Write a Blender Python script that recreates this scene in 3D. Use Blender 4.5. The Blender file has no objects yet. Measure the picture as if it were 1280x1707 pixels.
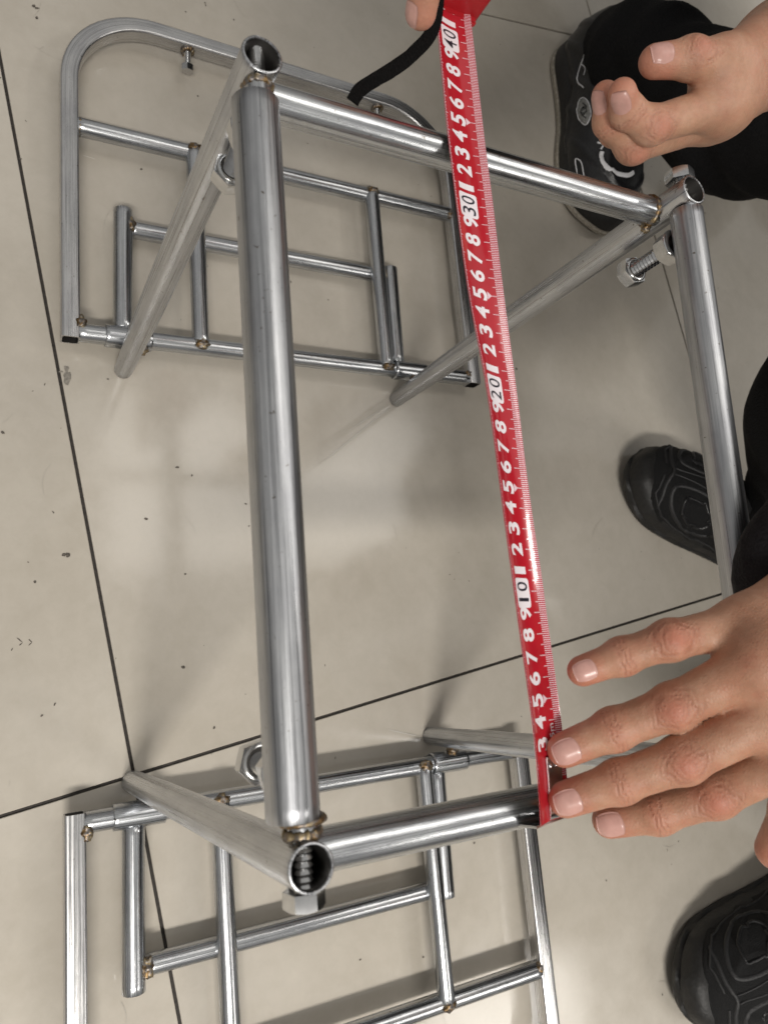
import bpy, bmesh, math, random
import numpy as np
from mathutils import Vector, Matrix
random.seed(7); rng = np.random.default_rng(7)
sc = bpy.context.scene
COL = sc.collection

# ------------------------------------------------------------------ camera
cam = bpy.data.cameras.new('camera'); cam_o = bpy.data.objects.new('camera', cam); COL.objects.link(cam_o)
Rm = Matrix(((0.88386336, -0.01404965, -0.46753413), (-0.08574884, 0.97774203, -0.19148802), (0.45981811, 0.20933975, 0.86298562)))
cam_o.matrix_world = Matrix.Translation((-0.102222, 0.079318, 0.641791)) @ Rm.to_4x4()
cam.sensor_fit = 'VERTICAL'; cam.sensor_height = 9.361; cam.sensor_width = 7.02; cam.lens = 6.8
cam.clip_start = .02; cam.clip_end = 60
cam.dof.use_dof = True; cam.dof.focus_distance = .50; cam.dof.aperture_fstop = 3.4
sc.camera = cam_o

# ------------------------------------------------------------------ light (shop ceiling lamps)
w = bpy.data.worlds.new('World'); sc.world = w; w.use_nodes = True
def shop_world():
    nt = w.node_tree; bg = nt.nodes['Background']                  # pale ceiling above, dimmer shelves and walls around
    tc = nt.nodes.new('ShaderNodeTexCoord'); sx = nt.nodes.new('ShaderNodeSeparateXYZ'); nt.links.new(tc.outputs['Generated'], sx.inputs[0])
    r = nt.nodes.new('ShaderNodeValToRGB'); e = r.color_ramp.elements
    e[0].position = .12; e[0].color = (.30, .29, .28, 1); e[1].position = .62; e[1].color = (.80, .78, .745, 1)
    nt.links.new(sx.outputs[2], r.inputs[0]); nt.links.new(r.outputs[0], bg.inputs[0]); bg.inputs[1].default_value = .48
shop_world()
def lamp(name, loc, sx, sy, power, col=(1, .955, .89)):
    l = bpy.data.lights.new(name, 'AREA'); l.shape = 'RECTANGLE'; l.size = sx; l.size_y = sy
    l.energy = power; l.color = col
    o = bpy.data.objects.new(name, l); COL.objects.link(o); o.location = loc; return o
lamp('ceiling_lamp', (-.70, -1.62, 2.7), 1.2, .30, 58).data.spread = math.radians(120)
lamp('ceiling_lamp', (1.15, .95, 2.7), 1.6, .8, 12)
lamp('ceiling_lamp', (2.15, -1.92, 2.7), .9, .9, 18).data.spread = math.radians(130)
lamp('ceiling_lamp', (2.62, .50, 2.7), .55, .45, 16)
sc.view_settings.view_transform = 'Standard'; sc.view_settings.look = 'None'
sc.view_settings.exposure = .07; sc.view_settings.gamma = 1
sc.cycles.sample_clamp_indirect = 4
sc.cycles.caustics_refractive = False

# ------------------------------------------------------------------ materials
def newmat(name):
    m = bpy.data.materials.new(name); m.use_nodes = True
    nt = m.node_tree; b = nt.nodes['Principled BSDF']
    return m, nt, b
def N(nt, t, **kw):
    n = nt.nodes.new(t)
    for k, v in kw.items():
        if k.startswith('i_'): n.inputs[k[2:].replace('_', ' ')].default_value = v
        else: setattr(n, k, v)
    return n
def ramp(nt, stops, src):
    r = nt.nodes.new('ShaderNodeValToRGB'); e = r.color_ramp.elements
    while len(e) > 1: e.remove(e[-1])
    e[0].position = stops[0][0]; e[0].color = (*stops[0][1], 1)
    for p, c in stops[1:]:
        x = e.new(p); x.color = (*c, 1)
    nt.links.new(src, r.inputs[0]); return r.outputs[0]
def mix(nt, fac, a, b, mode='MIX'):
    n = nt.nodes.new('ShaderNodeMix'); n.data_type = 'RGBA'; n.blend_type = mode
    for s, v in ((n.inputs[0], fac), (n.inputs[6], a), (n.inputs[7], b)):
        if isinstance(v, (int, float)): s.default_value = v
        elif isinstance(v, tuple): s.default_value = (*v, 1)
        else: nt.links.new(v, s)
    return n.outputs[2]
def simple(name, col, rough=.5, metal=0, bump=0, scale=200, var=0, coat=0):
    m, nt, b = newmat(name)
    b.inputs['Base Color'].default_value = (*col, 1); b.inputs['Roughness'].default_value = rough
    b.inputs['Metallic'].default_value = metal; b.inputs['Coat Weight'].default_value = coat
    if bump or var:
        tc = N(nt, 'ShaderNodeTexCoord'); n = N(nt, 'ShaderNodeTexNoise', i_Scale=scale, i_Detail=4.)
        nt.links.new(tc.outputs['Object'], n.inputs['Vector'])
        if bump:
            bp = N(nt, 'ShaderNodeBump', i_Strength=bump, i_Distance=.002)
            nt.links.new(n.outputs[0], bp.inputs['Height']); nt.links.new(bp.outputs[0], b.inputs['Normal'])
        if var:
            lo = tuple(c*(1-var) for c in col); hi = tuple(min(1, c*(1+var)) for c in col)
            nt.links.new(ramp(nt, [(.3, lo), (.7, hi)], n.outputs[0]), b.inputs['Base Color'])
    return m

def steel(name, base, rough, streak=.5):
    m, nt, b = newmat(name)
    b.inputs['Metallic'].default_value = 1
    uv = N(nt, 'ShaderNodeUVMap'); oi = N(nt, 'ShaderNodeObjectInfo')
    add = N(nt, 'ShaderNodeVectorMath', operation='ADD'); nt.links.new(uv.outputs[0], add.inputs[0]); nt.links.new(oi.outputs['Random'], add.inputs[1])
    def noise(sx, sy, detail=3, rgh=.6):
        mp = N(nt, 'ShaderNodeMapping'); mp.inputs['Scale'].default_value = (sx, sy, 1)
        nt.links.new(add.outputs[0], mp.inputs[0])
        n = N(nt, 'ShaderNodeTexNoise', i_Scale=1., i_Detail=float(detail), i_Roughness=rgh)
        nt.links.new(mp.outputs[0], n.inputs['Vector']); return n.outputs[0]
    s1 = noise(9, 900, 4); s2 = noise(30, 90, 5); sp = noise(420, 300, 2)
    lo = tuple(c*.72 for c in base); hi = tuple(min(.95, c*1.16) for c in base)
    c1 = ramp(nt, [(.32, lo), (.5, base), (.68, hi)], s1)
    c2 = mix(nt, 1., c1, ramp(nt, [(.3, (.80, .80, .82)), (.6, (1, 1, 1))], s2), 'MULTIPLY')
    speck = ramp(nt, [(.69, (0, 0, 0)), (.76, (1, 1, 1))], sp)
    c3 = mix(nt, speck, c2, (.16, .14, .12))
    at = N(nt, 'ShaderNodeAttribute', attribute_name='heat')
    hn = N(nt, 'ShaderNodeMath', operation='MULTIPLY_ADD'); hn.inputs[1].default_value = .5; hn.inputs[2].default_value = -.22
    nt.links.new(s2, hn.inputs[0])
    hs = N(nt, 'ShaderNodeMath', operation='ADD', use_clamp=True); nt.links.new(at.outputs['Fac'], hs.inputs[0]); nt.links.new(hn.outputs[0], hs.inputs[1])
    hm = N(nt, 'ShaderNodeMath', operation='MULTIPLY', use_clamp=True)
    nt.links.new(hs.outputs[0], hm.inputs[0])
    gate = N(nt, 'ShaderNodeMath', operation='MULTIPLY', use_clamp=True); gate.inputs[1].default_value = 4.
    nt.links.new(at.outputs['Fac'], gate.inputs[0]); nt.links.new(gate.outputs[0], hm.inputs[1])
    hr = ramp(nt, [(.0, (1, 1, 1)), (.25, (.94, .83, .58)), (.5, (.74, .52, .25)), (.75, (.50, .34, .19)), (1., (.30, .22, .16))], hm.outputs[0])
    c4 = mix(nt, 1., c3, hr, 'MULTIPLY')
    nt.links.new(c4, b.inputs['Base Color'])
    mr = N(nt, 'ShaderNodeMapRange'); mr.inputs['To Min'].default_value = rough*.65; mr.inputs['To Max'].default_value = rough*1.45
    mr.inputs['From Min'].default_value = .3; mr.inputs['From Max'].default_value = .7
    nt.links.new(s1, mr.inputs[0])
    ra = N(nt, 'ShaderNodeMath', operation='MULTIPLY_ADD', use_clamp=True); ra.inputs[1].default_value = .25
    nt.links.new(hm.outputs[0], ra.inputs[0]); nt.links.new(mr.outputs[0], ra.inputs[2])
    nt.links.new(ra.outputs[0], b.inputs['Roughness'])
    bp = N(nt, 'ShaderNodeBump', i_Strength=.22*streak, i_Distance=.0004); nt.links.new(s1, bp.inputs['Height'])
    bp2 = N(nt, 'ShaderNodeBump', i_Strength=.25, i_Distance=.0008); nt.links.new(s2, bp2.inputs['Height']); nt.links.new(bp.outputs[0], bp2.inputs['Normal'])
    nt.links.new(bp2.outputs[0], b.inputs['Normal'])
    return m
M_TUBE = steel('zinc_plated_steel', (.56, .575, .59), .25)
M_DULL = steel('galvanised_dull_steel', (.47, .48, .495), .36)
M_LEG = steel('brushed_leg_steel', (.53, .54, .555), .31, 1.)
M_SQ = steel('square_tube_steel', (.60, .60, .60), .27, 1.)
M_BOLT = simple('bright_zinc', (.60, .605, .61), .17, 1, 0, 300, .08)
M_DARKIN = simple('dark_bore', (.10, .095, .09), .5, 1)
def mat_weld():
    m, nt, b = newmat('weld_metal'); b.inputs['Metallic'].default_value = 1; b.inputs['Roughness'].default_value = .48
    tc = N(nt, 'ShaderNodeTexCoord'); n = N(nt, 'ShaderNodeTexNoise', i_Scale=160., i_Detail=4.)
    nt.links.new(tc.outputs['Object'], n.inputs['Vector'])
    nt.links.new(ramp(nt, [(.3, (.07, .055, .045)), (.42, (.26, .17, .08)), (.5, (.20, .19, .19)), (.6, (.38, .29, .16)), (.72, (.45, .45, .46))], n.outputs[0]), b.inputs['Base Color'])
    bp = N(nt, 'ShaderNodeBump', i_Strength=.7, i_Distance=.0012); nt.links.new(n.outputs[0], bp.inputs['Height']); nt.links.new(bp.outputs[0], b.inputs['Normal'])
    return m
M_WELD = mat_weld()

def mat_tile():
    m, nt, b = newmat('polished_porcelain')
    tc = N(nt, 'ShaderNodeTexCoord'); oi = N(nt, 'ShaderNodeObjectInfo')
    add = N(nt, 'ShaderNodeVectorMath', operation='ADD'); nt.links.new(tc.outputs['Object'], add.inputs[0])
    sc3 = N(nt, 'ShaderNodeVectorMath', operation='SCALE'); sc3.inputs[3].default_value = 7.
    nt.links.new(oi.outputs['Random'], sc3.inputs[0]); nt.links.new(sc3.outputs[0], add.inputs[1])
    def noise(s, d=4, r=.6, dist=0.):
        n = N(nt, 'ShaderNodeTexNoise', i_Scale=float(s), i_Detail=float(d), i_Roughness=r, i_Distortion=dist)
        nt.links.new(add.outputs[0], n.inputs['Vector']); return n.outputs[0]
    cloud = noise(7, 6, .65, .6); fine = noise(60, 5, .7, .3); dirt = noise(3.2, 5, .6)
    c = ramp(nt, [(.3, (.498, .460, .402)), (.55, (.522, .484, .424)), (.75, (.545, .508, .450))], cloud)
    c = mix(nt, 1., c, ramp(nt, [(.3, (.95, .945, .935)), (.55, (1, 1, 1)), (.75, (1.04, 1.04, 1.035))], fine), 'MULTIPLY')
    c = mix(nt, 1., c, ramp(nt, [(.36, (.90, .89, .87)), (.6, (1, 1, 1))], dirt), 'MULTIPLY')
    vo = N(nt, 'ShaderNodeTexVoronoi', i_Scale=26., i_Randomness=1.); nt.links.new(add.outputs[0], vo.inputs['Vector'])
    wn = N(nt, 'ShaderNodeTexWhiteNoise'); nt.links.new(vo.outputs['Position'], wn.inputs['Vector'])
    th = N(nt, 'ShaderNodeMapRange'); th.inputs['From Min'].default_value = .80; th.inputs['From Max'].default_value = 1.; th.inputs['To Max'].default_value = .035
    nt.links.new(wn.outputs[0], th.inputs[0])
    lt = N(nt, 'ShaderNodeMath', operation='LESS_THAN'); nt.links.new(vo.outputs['Distance'], lt.inputs[0]); nt.links.new(th.outputs[0], lt.inputs[1])
    c = mix(nt, lt.outputs[0], c, (.10, .085, .07))
    nt.links.new(c, b.inputs['Base Color'])
    mr = N(nt, 'ShaderNodeMapRange'); mr.inputs['To Min'].default_value = .09; mr.inputs['To Max'].default_value = .17
    mr.inputs['From Min'].default_value = .3; mr.inputs['From Max'].default_value = .7
    nt.links.new(fine, mr.inputs[0]); nt.links.new(mr.outputs[0], b.inputs['Roughness'])
    b.inputs['IOR'].default_value = 1.5
    bp = N(nt, 'ShaderNodeBump', i_Strength=.05, i_Distance=.002); nt.links.new(cloud, bp.inputs['Height']); nt.links.new(bp.outputs[0], b.inputs['Normal'])
    return m
M_TILE = mat_tile()
M_GROUT = simple('dark_grout', (.035, .03, .026), .8, 0, .4, 300, .4)
M_DIRT = simple('dried_dirt', (.11, .095, .08), .8, 0, .3, 500, .5)
M_SMUDGE = simple('grey_smudge', (.24, .22, .19), .6, 0, .2, 400, .35)
M_FAINT = simple('faint_scuff', (.43, .40, .35), .5)
M_STREAK = simple('pale_glint_and_scratch', (.62, .60, .56), .5)

def mat_skin(name, base, red, pale):
    m, nt, b = newmat(name)
    tc = N(nt, 'ShaderNodeTexCoord')
    def noise(s, d=4):
        n = N(nt, 'ShaderNodeTexNoise', i_Scale=float(s), i_Detail=float(d), i_Roughness=.6)
        nt.links.new(tc.outputs['Object'], n.inputs['Vector']); return n.outputs[0]
    a = noise(45, 4); f = noise(260, 6)
    at = N(nt, 'ShaderNodeAttribute', attribute_name='blush'); cr = N(nt, 'ShaderNodeAttribute', attribute_name='crease')
    c = ramp(nt, [(.3, tuple(x*.86 for x in base)), (.5, base), (.72, pale)], a)
    mo = noise(95, 4)
    c = mix(nt, ramp(nt, [(.45, (0, 0, 0)), (.75, (.35, .35, .35))], mo), c, red)
    c = mix(nt, ramp(nt, [(.5, (0, 0, 0)), (.75, (.35, .35, .35))], noise(75, 2)), c, pale)
    c = mix(nt, at.outputs['Fac'], c, red)
    c = mix(nt, 1., c, ramp(nt, [(.3, (.90, .88, .86)), (.6, (1, 1, 1))], f), 'MULTIPLY')
    cm = N(nt, 'ShaderNodeMath', operation='MULTIPLY', use_clamp=True); cm.inputs[1].default_value = .55
    nt.links.new(cr.outputs['Fac'], cm.inputs[0])
    c = mix(nt, cm.outputs[0], c, tuple(x*.55 for x in red))
    nt.links.new(c, b.inputs['Base Color'])
    b.inputs['Roughness'].default_value = .48; b.inputs['IOR'].default_value = 1.4
    b.inputs['Subsurface Weight'].default_value = .18; b.inputs['Subsurface Radius'].default_value = (1, .35, .2); b.inputs['Subsurface Scale'].default_value = .004
    vo = N(nt, 'ShaderNodeTexVoronoi', i_Scale=620., feature='DISTANCE_TO_EDGE'); nt.links.new(tc.outputs['Object'], vo.inputs['Vector'])
    bp = N(nt, 'ShaderNodeBump', i_Strength=.5, i_Distance=.0005); nt.links.new(vo.outputs['Distance'], bp.inputs['Height'])
    inv = N(nt, 'ShaderNodeMath', operation='MULTIPLY'); inv.inputs[1].default_value = -1.
    nt.links.new(cr.outputs['Fac'], inv.inputs[0])
    bp2 = N(nt, 'ShaderNodeBump', i_Strength=.8, i_Distance=.0008); nt.links.new(inv.outputs[0], bp2.inputs['Height']); nt.links.new(bp.outputs[0], bp2.inputs['Normal'])
    nt.links.new(bp2.outputs[0], b.inputs['Normal'])
    return m
M_SKIN = mat_skin('warm_skin', (.47, .255, .165), (.50, .18, .12), (.54, .32, .22))
M_SKIN1 = mat_skin('light_skin', (.52, .295, .195), (.54, .22, .155), (.58, .36, .255))
M_NAIL = simple('fingernail', (.58, .33, .285), .26, 0, 0, 300, .06)
M_CLOTH = simple('black_jacket_cloth', (.012, .011, .013), .75, 0, .6, 700, .3)
M_TROUS = simple('black_trouser_cloth', (.010, .010, .011), .8, 0, .7, 500, .3)
M_SHOE = simple('black_shoe_leather', (.011, .011, .012), .36, 0, .25, 350, .3)
M_MESH = simple('black_shoe_mesh', (.009, .009, .0095), .72, 0, .9, 1200, .4)
M_MESH.node_tree.nodes['Principled BSDF'].inputs['Specular IOR Level'].default_value = .3
M_OVER = simple('dark_grey_overlay', (.016, .016, .017), .55, 0, .3, 500, .2)
M_SOLE = simple('black_rubber', (.012, .0115, .011), .55, 0, .3, 300, .25)
M_TANSOLE = simple('worn_pale_outsole', (.30, .27, .22), .7, 0, .4, 300, .3)
M_WHITE = simple('white_print', (.72, .72, .74), .45)
M_GREYP = simple('grey_print', (.22, .22, .21), .5, 0, .3, 700, .5)
M_HAIR = simple('black_hair', (.010, .008, .007), .5, 0, .8, 300, .3)
M_RED = simple('red_blade_lacquer', (.46, .014, .026), .16, 0, .03, 90, .06, .6)
M_REDCASE = simple('red_case_plastic', (.42, .012, .018), .35, 0, .05, 300, .05)
M_BACK = simple('grey_blade_back', (.13, .13, .125), .4)
M_TAPEW = simple('white_tape_print', (.86, .80, .84), .3, 0, 0, 100, 0, .4)
M_TAPEP = simple('pale_pink_tick_print', (.80, .60, .66), .16, 0, 0, 100, 0, .8)
M_TAPEK = simple('black_tape_print', (.02, .018, .03), .3)
M_STRAP = simple('black_webbing', (.005, .0045, .0045), .95, 0, .9, 900, .4)
for m_ in (M_STRAP, M_CLOTH, M_TROUS): m_.node_tree.nodes['Principled BSDF'].inputs['Specular IOR Level'].default_value = .15

# ------------------------------------------------------------------ object helpers
WM = {}
def link(o, parent=None, M=None):
    COL.objects.link(o)
    M = M or Matrix.Identity(4)
    WM[o.name] = M
    if parent is not None:
        o.parent = parent
        o.matrix_basis = WM[parent.name].inverted() @ M
    else:
        o.matrix_basis = M
    return o
def mobj(name, verts, faces, mat, parent=None, M=None, smooth=True, uv=None, autosm=None):
    me = bpy.data.meshes.new(name)
    me.from_pydata([tuple(v) for v in verts], [], [tuple(f) for f in faces]); me.validate(); me.update()
    me.materials.append(mat)
    if smooth: me.polygons.foreach_set('use_smooth', [True]*len(me.polygons))
    if uv is not None and len(me.loops) == len(uv):
        l = me.uv_layers.new(name='UVMap'); l.data.foreach_set('uv', np.asarray(uv, 'f').ravel())
    o = bpy.data.objects.new(name, me)
    link(o, parent, M)
    if autosm: me.set_sharp_from_angle(angle=math.radians(autosm))
    return o
def bobj(name, bm, mat, parent=None, M=None, smooth=True, angle=35):
    me = bpy.data.meshes.new(name); bm.normal_update(); bm.to_mesh(me); bm.free(); me.materials.append(mat)
    if smooth:
        me.polygons.foreach_set('use_smooth', [True]*len(me.polygons)); me.set_sharp_from_angle(angle=math.radians(angle))
    o = bpy.data.objects.new(name, me); return link(o, parent, M)
def empty(name, loc, label, cat, group=None):
    o = bpy.data.objects.new(name, None); o.empty_display_size = .05
    link(o, None, Matrix.Translation(loc)); o['label'] = label; o['category'] = cat
    if group: o['group'] = group
    return o
def frame(p0, p1):
    p0 = Vector(p0); z = (Vector(p1)-p0).normalized()
    x = Vector((0, 0, 1)).cross(z)
    if x.length < .05: x = Vector((1, 0, 0)).cross(z)
    x.normalize(); y = z.cross(x)
    M = Matrix((x, y, z)).transposed().to_4x4(); M.translation = p0
    return M

WELDS = []; METAL = []
def tube(name, p0, p1, r, mat, parent, wall=.0014, seg=32, step=.006, open_a=True, open_b=True, label=None, foot=1., rise=.12):
    L = (Vector(p1)-Vector(p0)).length; n = max(2, int(L/step)); V = []; F = []; U = []; mats = []
    rings = [(r, L*i/n) for i in range(n+1)]
    dpt = min(.03, L*.4)
    prof = list(rings)
    b = .0005
    prof[0] = (r-b, 0); prof.insert(1, (r, b)); prof[-1] = (r, L-b); prof.append((r-b, L))
    out0 = 0; out1 = len(prof)-1
    if open_a: prof = [(r-wall, dpt), (r-wall, b), (r-wall+b*.6, 0)] + prof
    if open_b: prof = prof + [(r-wall+b*.6, L), (r-wall, L-b), (r-wall, L-dpt)]
    for (rr, z) in prof:
        for k in range(seg):
            a = 2*math.pi*k/seg; q = rr*(foot+(1-foot)*min(1, z/rise)**.8); V.append((q*math.cos(a), q*math.sin(a), z))
    for i in range(len(prof)-1):
        for k in range(seg):
            k2 = (k+1) % seg
            F.append((i*seg+k, i*seg+k2, (i+1)*seg+k2, (i+1)*seg+k))
            z0, z1 = prof[i][1], prof[i+1][1]; v0, v1 = k/seg*2*math.pi*r, (k+1)/seg*2*math.pi*r
            U += [(z0, v0), (z0, v1), (z1, v1), (z1, v0)]
    for end in (0, len(prof)-1):
        f = [end*seg+k for k in range(seg)]
        if end == 0: f = f[::-1]
        F.append(tuple(f)); U += [(0, 0)]*seg
    o = mobj(name, V, F, mat, parent, frame(p0, p1), True, U, 50)
    o.data.materials.append(M_DARKIN)
    if open_a or open_b:
        nf = len(o.data.polygons); mi = np.zeros(nf, 'i')
        if open_a: mi[nf-2] = 1; mi[:seg] = 1
        if open_b: mi[nf-1] = 1; mi[nf-2-seg:nf-2] = 1
        o.data.polygons.foreach_set('material_index', mi)
    METAL.append(o)
    if label: o['label'] = label
    return o
def weld_ring(p, axis, r, minor, parent, arc=(0, 2*math.pi)):
    """a lumpy bead laid round a joint"""
    n = max(14, int(46*(arc[1]-arc[0])/6.283)); V = []; F = []; m = 9
    ph = random.random()*9
    for i in range(n+1):
        a = arc[0]+(arc[1]-arc[0])*i/n
        mr = minor*(1+.14*math.sin(a*13+ph)+.12*math.sin(a*29+ph*2)+.15*random.uniform(-1, 1))
        if i in (0, n) and arc[1]-arc[0] < 6.2: mr *= .3
        for k in range(m):
            t = 2*math.pi*k/m; rr = r+mr*math.cos(t)
            V.append((rr*math.cos(a), rr*math.sin(a), mr*1.15*math.sin(t)))
    for i in range(n):
        for k in range(m):
            k2 = (k+1) % m; F.append((i*m+k, (i+1)*m+k, (i+1)*m+k2, i*m+k2))
    F.append(tuple(range(m))); F.append(tuple(range(n*m, n*m+m))[::-1])
    WELDS.append((Vector(p), r+.009))
    return mobj('weld_bead', V, F, M_WELD, parent, frame(p, Vector(p)+Vector(axis)))
def weld_blob(p, size, parent, heat=.018):
    bm = bmesh.new(); bmesh.ops.create_icosphere(bm, subdivisions=3, radius=1)
    ph = [random.uniform(0, 6) for _ in range(6)]
    for v in bm.verts:
        c = v.co.copy()
        k = 1+.16*math.sin(c.x*5+ph[0])*math.sin(c.y*5+ph[1])+.13*math.sin(c.y*9+ph[2])+.1*math.sin(c.z*11+c.x*7+ph[3])
        v.co = Vector((c.x*size[0], c.y*size[1], c.z*size[2]))*k
    WELDS.append((Vector(p), heat))
    return bobj('weld_bead', bm, M_WELD, parent, Matrix.Translation(p), True, 80)
def hexprism(bm, af, z0, z1, both=False):
    n = 48; ri = af/2*.93; rings = []
    hr = [af/2/math.cos(((2*math.pi*k/n+math.pi/6) % (math.pi/3))-math.pi/6) for k in range(n)]
    def ring(rs, zs): return [bm.verts.new((r*math.cos(2*math.pi*k/n+.26), r*math.sin(2*math.pi*k/n+.26), z)) for k, (r, z) in enumerate(zip(rs, zs))]
    rings.append(ring([ri]*n, [z0]*n)); rings.append(ring(hr, [z0+(r-ri)*.55 for r in hr]))
    if both: rings += [ring(hr, [z1-(r-ri)*.55 for r in hr]), ring([ri]*n, [z1]*n)]
    else: rings += [ring(hr, [z1-.0006]*n), ring([r*.985 for r in hr], [z1]*n)]
    for a, b in zip(rings, rings[1:]):
        for k in range(n): bm.faces.new((a[k], a[(k+1) % n], b[(k+1) % n], b[k]))
    bm.faces.new(rings[0][::-1]); bm.faces.new(rings[-1])
def threaded(bm, r, z0, z1, pitch=.0025, seg=20):
    n = max(2, int((z1-z0)/pitch)); prof = []
    for i in range(n):
        z = z0+(z1-z0)*i/n; prof += [(r*.82, z), (r, z+(z1-z0)/n*.5)]
    prof.append((r*.82, z1)); prev = None
    for rr, z in prof:
        cur = [bm.verts.new((rr*math.cos(2*math.pi*k/seg), rr*math.sin(2*math.pi*k/seg), z)) for k in range(seg)]
        if prev:
            for k in range(seg): bm.faces.new((prev[k], prev[(k+1) % seg], cur[(k+1) % seg], cur[k]))
        else: bm.faces.new(cur[::-1])
        prev = cur
    bm.faces.new(prev)
def bolt(p, d, af, hh, r, ln, parent):
    """head centred on the start, shank running along d"""
    bm = bmesh.new(); hexprism(bm, af, 0, hh); threaded(bm, r, hh-.0002, hh+ln)
    bmesh.ops.recalc_face_normals(bm, faces=bm.faces)
    return bobj('hex_bolt', bm, M_BOLT, parent, frame(p, Vector(p)+Vector(d)), True, 30)
def nut(p, d, af, hh, parent, r=.004):
    bm = bmesh.new(); hexprism(bm, af, 0, hh, True)
    bmesh.ops.recalc_face_normals(bm, faces=bm.faces)
    return bobj('hex_nut', bm, M_BOLT, parent, frame(p, Vector(p)+Vector(d)), True, 30)

# ------------------------------------------------------------------ implicit surfaces (bodies, hands, shoes)
def smin(a, b, k):
    h = np.clip(.5+.5*(b-a)/k, 0, 1); return b+(a-b)*h-k*h*(1-h)
def cone(P, a, b, ra, rb):
    a = np.asarray(a, float); b = np.asarray(b, float); ab = b-a
    t = np.clip(((P-a)@ab)/(ab@ab), 0, 1)
    d = P-(a+t[..., None]*ab)
    return np.sqrt((d*d).sum(-1))-(ra+(rb-ra)*t)
def ball(P, c, r):
    d = P-np.asarray(c, float); return np.sqrt((d*d).sum(-1))-r
def ellip(P, c, R, s):
    """R rows = local axes, s = semi-axes"""
    q = (P-np.asarray(c, float))@np.asarray(R, float).T/np.asarray(s, float)
    k = np.sqrt((q*q).sum(-1)); return (k-1)*min(s)
def surface_nets(f, lo, hi, h, project=2):
    lo = np.asarray(lo, float); hi = np.asarray(hi, float)
    n = np.ceil((hi-lo)/h).astype(int)+1
    g = np.stack(np.meshgrid(*[lo[i]+h*np.arange(n[i]) for i in range(3)], indexing='ij'), -1)
    Fv = np.empty(n)
    for i in range(n[0]): Fv[i] = f(g[i])
    S = Fv < 0
    m = n-1; cnt = np.zeros(m); acc = np.zeros((*m, 3))
    def sl(o): return tuple(slice(o[i], o[i]+m[i]) for i in range(3))
    for ax in range(3):
        for o1 in (0, 1):
            for o2 in (0, 1):
                a = [0, 0, 0]; oth = [i for i in range(3) if i != ax]; a[oth[0]] = o1; a[oth[1]] = o2
                b = list(a); b[ax] = 1
                fa, fb = Fv[sl(a)], Fv[sl(b)]; cr = (fa < 0) != (fb < 0)
                with np.errstate(all='ignore'): t = np.where(cr, fa/(fa-fb), 0)
                cnt += cr; pa = np.array(a, float)
                for c in range(3): acc[..., c] += cr*(pa[c]+(t if c == ax else 0))
    act = cnt > 0; idx = -np.ones(m, int); idx[act] = np.arange(act.sum())
    ijk = np.argwhere(act); V = lo+h*(ijk+acc[act]/cnt[act][:, None])
    Q = []
    for ax in range(3):
        u, v = [(1, 2), (2, 0), (0, 1)][ax]
        s0 = [slice(None)]*3; s1 = [slice(None)]*3; s0[ax] = slice(0, n[ax]-1); s1[ax] = slice(1, n[ax])
        ch = S[tuple(s0)] != S[tuple(s1)]
        e = np.argwhere(ch); ok = (e[:, u] > 0) & (e[:, v] > 0) & (e[:, u] < n[u]-1) & (e[:, v] < n[v]-1); e = e[ok]
        def cell(du, dv):
            c = e.copy(); c[:, u] -= du; c[:, v] -= dv; return idx[c[:, 0], c[:, 1], c[:, 2]]
        q = np.stack([cell(1, 1), cell(0, 1), cell(0, 0), cell(1, 0)], 1)
        ins = S[tuple(e.T)]
        q[~ins] = q[~ins][:, ::-1]
        Q.append(q)
    Q = np.concatenate(Q)
    e = h*.4
    for _ in range(project):
        d0 = f(V); G = np.stack([(f(V+np.eye(3)[i]*e)-f(V-np.eye(3)[i]*e))/(2*e) for i in range(3)], -1)
        g2 = (G*G).sum(-1)+1e-9; st = (d0/g2)[:, None]*G
        ln = np.sqrt((st*st).sum(-1)); st *= np.minimum(1, h*.8/np.maximum(ln, 1e-9))[:, None]; V = V-st
    return V, Q
def fold_noise(P, s=1.):
    return (np.sin(P[..., 0]*31*s+3*np.sin(P[..., 2]*19*s)+P[..., 1]*11*s)*np.sin(P[..., 2]*37*s+2*np.sin(P[..., 1]*23*s)) +
            .5*np.sin(P[..., 1]*53*s+P[..., 0]*29*s+2*np.sin(P[..., 2]*41*s)))
def attr(o, name, vals):
    a = o.data.attributes.new(name, 'FLOAT', 'POINT'); a.data.foreach_set('value', np.asarray(vals, 'f'))

# ================================================================== SETTING: floor of polished tiles
ANG = math.radians(9.2); T = .8; GAP = .0026
TM = Matrix.Translation((.00117, .00526, 0)) @ Matrix.Rotation(ANG, 4, 'Z')
floor = mobj('floor', [(-5, -5, 0), (6, -5, 0), (6, 6, 0), (-5, 6, 0)], [(0, 1, 2, 3)], M_GROUT, None, Matrix.Translation((0, 0, -.0022)) @ TM, False)
floor['kind'] = 'structure'
def tile_mesh():
    bm = bmesh.new(); a = T/2-GAP/2; b = .0007
    rings = []
    for (d, z) in ((a, -.012), (a, -b), (a-b*.3, -b*.3), (a-b, 0)):
        rings.append([bm.verts.new((x*d, y*d, z)) for x, y in ((-1, -1), (1, -1), (1, 1), (-1, 1))])
    for p, q in zip(rings, rings[1:]):
        for k in range(4): bm.faces.new((p[k], p[(k+1) % 4], q[(k+1) % 4], q[k]))
    bm.faces.new(rings[-1]); me = bpy.data.meshes.new('floor_tile'); bm.to_mesh(me); bm.free(); me.materials.append(M_TILE); return me
tme = tile_mesh()
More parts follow.
